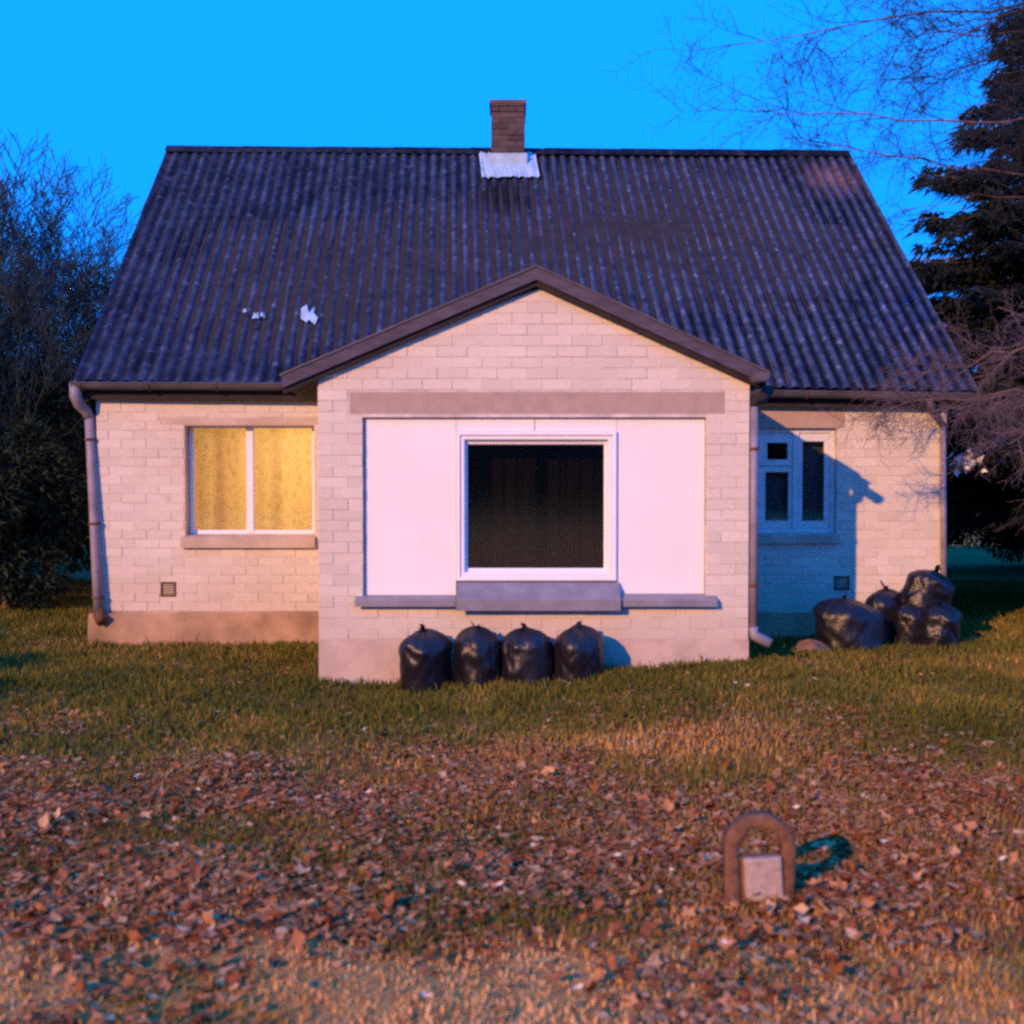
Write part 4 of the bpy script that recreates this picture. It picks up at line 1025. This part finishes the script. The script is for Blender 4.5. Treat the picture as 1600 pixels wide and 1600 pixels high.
# bare tree at the right, trunk outside the frame, branches reaching in
th, tn = [], []
rt = empty('bare_tree', (6.3, 9.6, 0)); tag(rt, 'bare tree reaching twiggy branches over the right roof corner', 'tree')
rr = random.Random(4)
def limb(p0, p1, r, seed, droop=0.3, kids=16, twl=0.9, fine=5, sag=0.3):
    """one long bough from p0 to p1 with twigs hanging off it"""
    q = random.Random(seed); p0, p1 = Vector(p0), Vector(p1); n = 14; pts = []
    for i in range(n+1):
        t = i/n; pts.append(p0 + (p1-p0)*t + Vector((q.uniform(-1, 1), q.uniform(-1, 1), q.uniform(-1, 1)))*0.05*(0 < i < n) + Vector((0, 0, sag*sin(pi*t))))
    for i in range(n): th.append((*pts[i], *pts[i+1], r*(1-0.85*i/n), r*(1-0.85*(i+1)/n)))
    ax = (p1-p0).normalized(); tn_ = tn
    for k in range(kids):
        t = 0.15+0.85*(k+q.random())/kids; i = min(n-1, int(t*n)); s_ = pts[i] + (pts[i+1]-pts[i])*(t*n-i)
        d = (ax*q.uniform(0.3, 1.0) + Vector((q.uniform(-1, 1), q.uniform(-1, 1), q.uniform(-1, 0.7)))*0.75).normalized(); L = twl*q.uniform(0.5, 1.2)
        def tw(s, d, L, r, lev):
            m_ = 5; p = s
            for j in range(m_):
                d = (d + Vector((q.uniform(-1, 1), q.uniform(-1, 1), q.uniform(-1, 1)))*0.14 - Vector((0, 0, droop*0.12))).normalized(); p2 = p + d*L/m_
                tn_.append((*p, *p2, max(0.0013, r*(1-0.8*j/m_)), max(0.0012, r*(1-0.8*(j+1)/m_))))
                if lev < 2:
                    for _ in range(2 if lev else fine//2):
                        s2 = Vector((q.uniform(-1, 1), q.uniform(-1, 1), q.uniform(-1, 1))); s2 = (s2 - d*s2.dot(d)).normalized()
                        if q.random() < 0.75: tw(p2, (d*0.65+s2*0.75).normalized(), L*q.uniform(0.3, 0.55), r*0.6, lev+1)
                p = p2
        tw(s_, d, L, 0.0055, 0)
def rel(px, py, Y): return P(px, py, Y) - Vector((6.3, 9.6, 0))
trunk_top = Vector((0.15, 0.2, 7.2))
th += [(0, 0, -0.1, 0.02, 0, 1.5, 0.17, 0.14), (0.02, 0, 1.5, 0.05, 0.05, 3.2, 0.14, 0.12), (0.05, 0.05, 3.2, 0.1, 0.1, 5.2, 0.12, 0.09), (0.1, 0.1, 5.2, *trunk_top, 0.09, 0.04)]
limb((0.04, 0, 2.2), rel(1390, 640, 10.4), 0.030, 1, 0.25, 30, 0.55, 6, 0.25)
limb((0.04, 0, 2.5), rel(1500, 640, 9.6), 0.035, 2, 0.5, 20, 0.55, 6, 0.2)
limb((0.04, 0, 2.7), rel(1440, 585, 10.9), 0.028, 3, 0.3, 28, 0.5, 6, 0.25)
limb((0.05, 0, 3.3), rel(1560, 480, 9.2), 0.030, 4, 0.2, 10, 0.55, 4, -0.3)
limb((0.1, 0, 2.4), rel(1540, 700, 9.4), 0.028, 11, 0.6, 18, 0.5, 6, 0.15)
low_tn, tn = tn, []
limb((0.08, 0, 5.0), rel(1180, 170, 10.0), 0.018, 5, 0.1, 20, 0.8, 4, -0.15)
limb((0.08, 0, 4.6), rel(1240, 215, 10.5), 0.017, 6, 0.1, 20, 0.8, 4, -0.3)
limb((0.1, 0, 5.6), rel(1150, 70, 10.4), 0.018, 7, 0.0, 20, 0.9, 4, 0.2)
limb((0.1, 0, 6.2), rel(1330, -20, 10.4), 0.018, 8, 0.1, 20, 0.9, 5, 0.2)
limb((0.1, 0, 5.3), rel(1400, 60, 10.2), 0.018, 18, 0.1, 24, 0.8, 5, 0.1)
limb((0.1, 0, 5.5), rel(1390, 130, 10.6), 0.016, 19, 0.1, 22, 0.8, 5, 0.1)
limb((0.1, 0, 4.2), rel(1400, 330, 10.4), 0.010, 9, 0.2, 14, 0.7, 4, 0.1)
limb((0.1, 0, 5.9), rel(1480, 60, 10.0), 0.03, 10, 0.1, 20, 0.8, 5, 0.2)
link('trunk', segs_to_mesh(th, 'trunk', M['bark'], 6), rt); link('crown', segs_to_mesh(tn, 'crown', M['uptwig'], 3), rt); link('drooping_twigs', segs_to_mesh(low_tn, 'drooping_twigs', M['twig'], 3), rt)
# pale clump of dead leaves still hanging on the lowest bough
def leaf_shape(rr_, s=1.0, curl=0.35):
    n = 8; pts = []
    for k in range(n):
        a_ = 2*pi*k/n; r = s*(1.0 if k == 0 else (0.78 if k % 2 == 0 else 0.55))*rr_.uniform(0.85, 1.15); x, y = r*cos(a_), r*sin(a_)*0.8
        pts.append((x, y, curl*s*(x*x*0.9 + y*y*1.3)/(s*s) + rr_.uniform(-0.05, 0.05)*s))
    pts.append((0, 0, 0)); return pts, [(k, (k+1) % n, n) for k in range(n)]
m = MB(); q = random.Random(3)
for k in range(46):
    pts, fs = leaf_shape(q, q.uniform(0.04, 0.07), 0.5); c_ = P(1508, 722, 12.6) - Vector((6.3, 9.6, 0)) + Vector((q.gauss(0, 0.075), q.gauss(0, 0.05), q.gauss(0, 0.055)))
    rot = Quaternion((q.gauss(0, 1), q.gauss(0, 1), q.gauss(0, 1), q.gauss(0, 1))).normalized()
    m.add([c_ + rot @ Vector(p) for p in pts], fs)
m.build('dead_leaf_clump', M['paleleaf'], rt)

# far woods: closes the horizon behind the house and behind the camera
def woods(name, y, x0, x1, hmin, hmax, n, seed):
    g = np.random.default_rng(seed); x = g.uniform(x0, x1, n)
    prof = lambda x: hmin + (hmax-hmin)*(0.5+0.25*np.sin(x*0.31+seed)+0.15*np.sin(x*0.83+1)+0.1*np.sin(x*2.1))
    z = prof(x)*g.random(n)**0.8; yy = y + g.normal(size=n)*1.6
    d = g.normal(size=(n, 3)); d /= np.linalg.norm(d, axis=1, keepdims=True)
    me = foliage_mesh(np.stack([x, yy, z], 1), d, g.uniform(0.4, 1.1, n), g.random(n), name, M['farfol'], 0.7)
    o = link(name, me); tag(o, 'far dark mass of woodland closing the horizon' if y > 0 else 'dark trees across the lane, facing the house', 'woods', kind='stuff')
woods('far_woods', 44, -48, 48, 3.5, 6.5, 42000, 1)
woods('opposite_woods', -42, -46, 46, 5.2, 7.6, 75000, 2)

# ------------------------------------------------------------------ grass and leaves
def inside_house(x, y):
    return ((y > YW - 0.06) & (x > WL - 0.1) & (x < WR + 0.05) & (y < 19.4)) | ((y > YB - 0.0) & (x > BL) & (x < BR) & (y < 13))
def vnoise(x, y, s, seed):
    g = np.random.default_rng(seed); t = g.random((64, 64)); xi = (x*s) % 64; yi = (y*s) % 64
    x0 = np.floor(xi).astype(int) % 64; y0 = np.floor(yi).astype(int) % 64; fx = xi-np.floor(xi); fy = yi-np.floor(yi); fx = fx*fx*(3-2*fx); fy = fy*fy*(3-2*fy)
    x1, y1 = (x0+1) % 64, (y0+1) % 64
    return (t[x0, y0]*(1-fx)+t[x1, y0]*fx)*(1-fy) + (t[x0, y1]*(1-fx)+t[x1, y1]*fx)*fy
def leafyness(x, y):
    """0 = clean grass by the house, 1 = leaf carpet"""
    edge = 8.3 - 0.25*np.maximum(0, x) + 0.12*np.minimum(0, x) + (vnoise(x, y, 0.9, 1)-0.5)*1.8
    return np.clip((edge + 0.5 - y)/2.4, 0, 1)**1.2
def build_grass():
    n = 330000; g = np.random.default_rng(9)
    y = 3.2 + (19-3.2)*g.random(n)**1.25; hw = y*0.47+0.6; x = (g.random(n)*2-1)*hw
    keep = ~inside_house(x, y); lf = leafyness(x, y); keep &= g.random(n) > lf*0.55; dens = vnoise(x, y, 2.3, 4)*0.6+vnoise(x, y, 6.0, 5)*0.4; keep &= g.random(n) < 0.35+dens
    x, y, lf, dens = x[keep], y[keep], lf[keep], dens[keep]; n = len(x)
    front = np.clip((4.75 - y - 0.22*x + (vnoise(x, y, 1.3, 7)-0.5)*1.1)/0.5, 0, 1)*np.clip(vnoise(x, y, 2.6, 51)*2.2-0.2, 0.25, 1)
    thin = g.random(n) > front*0.25; x, y, lf, dens, front = x[thin], y[thin], lf[thin], dens[thin], front[thin]; n = len(x)
    h = (0.030 + 0.04*g.random(n))*(0.6+0.9*dens); h *= (1-0.35*lf)*(1-0.45*front); h *= np.where(g.random(n) < 0.02, 1.9, 1.0); wd = 0.0022+0.0022*g.random(n) + y*0.00022
    z = gz(x, y); an = g.random(n)*2*pi; ln = g.uniform(0.15, 0.75, n)*h; dx, dy = np.cos(an)*ln, np.sin(an)*ln; sa = an+pi/2 + g.normal(size=n)*0.4
    sx_, sy = np.cos(sa)*wd, np.sin(sa)*wd
    b0 = np.stack([x-sx_, y-sy, z-0.005], 1); b1 = np.stack([x+sx_, y+sy, z-0.005], 1)
    m0 = np.stack([x-sx_*0.7+dx*0.4, y-sy*0.7+dy*0.4, z+h*0.6], 1); m1 = np.stack([x+sx_*0.7+dx*0.4, y+sy*0.7+dy*0.4, z+h*0.6], 1); tp = np.stack([x+dx, y+dy, z+h*0.95], 1)
    V = np.stack([b0, b1, m1, m0, tp], 1).reshape(-1, 3); i = np.arange(n)[:, None]*5
    T = np.concatenate([i+np.array([[0, 1, 2]]), i+np.array([[0, 2, 3]]), i+np.array([[3, 2, 4]])], 0)
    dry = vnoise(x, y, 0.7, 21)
    pt = np.clip((vnoise(x, y, 1.1, 41)*0.6 + vnoise(x, y, 3.1, 42)*0.4 - 0.42)*3.2, 0, 1); yel = np.exp(-(((x-0.95)/1.15)**2 + ((y-7.3)/0.55)**2))  # yel: the lamp's bright pool put into the blade tint
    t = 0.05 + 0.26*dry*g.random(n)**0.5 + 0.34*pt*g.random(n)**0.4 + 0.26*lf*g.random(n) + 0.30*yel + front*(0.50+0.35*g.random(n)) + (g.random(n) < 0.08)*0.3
    pass
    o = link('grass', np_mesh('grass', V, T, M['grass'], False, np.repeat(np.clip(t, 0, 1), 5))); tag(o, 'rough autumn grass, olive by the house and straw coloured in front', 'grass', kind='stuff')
build_grass()
def build_leaves():
    g = np.random.default_rng(17); n = 150000
    y = 3.2+(12.3-3.2)*g.random(n)**1.1; hw = y*0.47+0.5; x = (g.random(n)*2-1)*hw; lf = leafyness(x, y)
    front = np.clip((4.7-y+(vnoise(x, y, 1.3, 7)-0.5)*0.9)/0.5, 0, 1)
    pr = (0.05 + 0.95*lf)*(1-0.7*front)*(0.08+1.15*np.clip(vnoise(x, y, 1.6, 31)*1.6-0.35, 0, 1))*np.clip(y/7, 0.5, 1.0)
    keep = (g.random(n) < pr) & ~inside_house(x, y); x, y = x[keep], y[keep]; n = len(x)
    tmpl, fs = leaf_shape(random.Random(5), 1.0, 0.4); tm = np.array(tmpl); s_ = g.uniform(0.015, 0.036, n)*np.where(g.random(n) < 0.12, 1.5, 1.0)
    # random tilt
    a1 = g.random(n)*2*pi; tl = np.abs(g.normal(size=n))*0.27; a2 = g.random(n)*2*pi; curl = g.uniform(-0.5, 1.1, n)
    T0 = tm[None, :, :]*s_[:, None, None]*np.array([1, 1, 1.0]); T0 = T0*1.0; T0[:, :, 2] *= curl[:, None]; T0 += g.normal(size=T0.shape)*s_[:, None, None]*0.10
    c1, s1 = np.cos(a1)[:, None], np.sin(a1)[:, None]; X = T0[..., 0]*c1-T0[..., 1]*s1; Y = T0[..., 0]*s1+T0[..., 1]*c1; Z = T0[..., 2]
    ct, st = np.cos(tl)[:, None], np.sin(tl)[:, None]; Y2 = Y*ct-Z*st; Z2 = Y*st+Z*ct
    c2, s2 = np.cos(a2)[:, None], np.sin(a2)[:, None]; X3 = X*c2-Y2*s2; Y3 = X*s2+Y2*c2
    z0 = gz(x, y)+0.012+g.random(n)*0.012
    V = np.stack([X3+x[:, None], Y3+y[:, None], Z2+z0[:, None]], -1).reshape(-1, 3)
    k = tm.shape[0]; F_ = (np.arange(n)[:, None, None]*k+np.array(fs)[None]).reshape(-1, 3)
    o = link('fallen_leaves', np_mesh('fallen_leaves', V, F_, M['leaf'], False, np.repeat(np.clip(g.beta(2, 2.2, n), 0, 1), k)), None); tag(o, 'carpet of small curled brown leaves over the front lawn', 'leaves', kind='stuff')
    # the nearest big leaves, one by one, lying on the ground
    mes = []
    for q_ in range(8):
        r_ = random.Random(50+q_); pts, f = leaf_shape(r_, 0.040, r_.uniform(0.2, 0.9)); me = bpy.data.meshes.new('fallen_leaf'); me.from_pydata(pts, [], f); me.materials.append(M['leafobj']); me.update(); mes.append(me)
    pale = []
    for q_ in range(3):
        r_ = random.Random(70+q_); pts, f = leaf_shape(r_, 0.032, 1.3); me = bpy.data.meshes.new('fallen_leaf'); me.from_pydata(pts, [], f); me.materials.append(M['paleleaf']); me.update(); pale.append(me)
    c = 0; tries = 0
    while c < 270 and tries < 6000:
        tries += 1
        px, py = R.uniform(-20, 1620), 1600-400*R.random()**0.8; p = G(px, py)
        if R.random() > 0.25+float(vnoise(np.array([p.x]), np.array([p.y]), 1.6, 31)[0]): continue
        o = link('fallen_leaf', mes[c % 8], ground, (p.x, p.y, float(gz(p.x, p.y))+R.uniform(0.025, 0.05))); s = R.uniform(0.7, 1.25); o.scale = (s, s, s)
        o.rotation_euler = (R.gauss(0, 0.6), R.gauss(0, 0.6), R.uniform(0, 6.3)); c += 1
    for i, (px, py) in enumerate(((213, 1220), (312, 1240), (580, 1235), (722, 1390), (780, 1388), (775, 1295), (832, 1320), (1050, 1362), (965, 1335), (568, 1135), (1147, 1100), (1168, 1103), (1246, 1275), (1375, 1325), (1562, 1352), (1034, 1395), (660, 1580), (905, 1560), (1130, 1487))):
        p = G(px, py+8); o = link('fallen_leaf', pale[i % 3], ground, (p.x, p.y, float(gz(p.x, p.y))+0.05)); s = R.uniform(0.6, 1.0); o.scale = (s, s*0.5, s); o.rotation_euler = (R.uniform(0.7, 1.4), R.uniform(-.5, .5), R.uniform(-0.8, 0.8))
build_leaves()
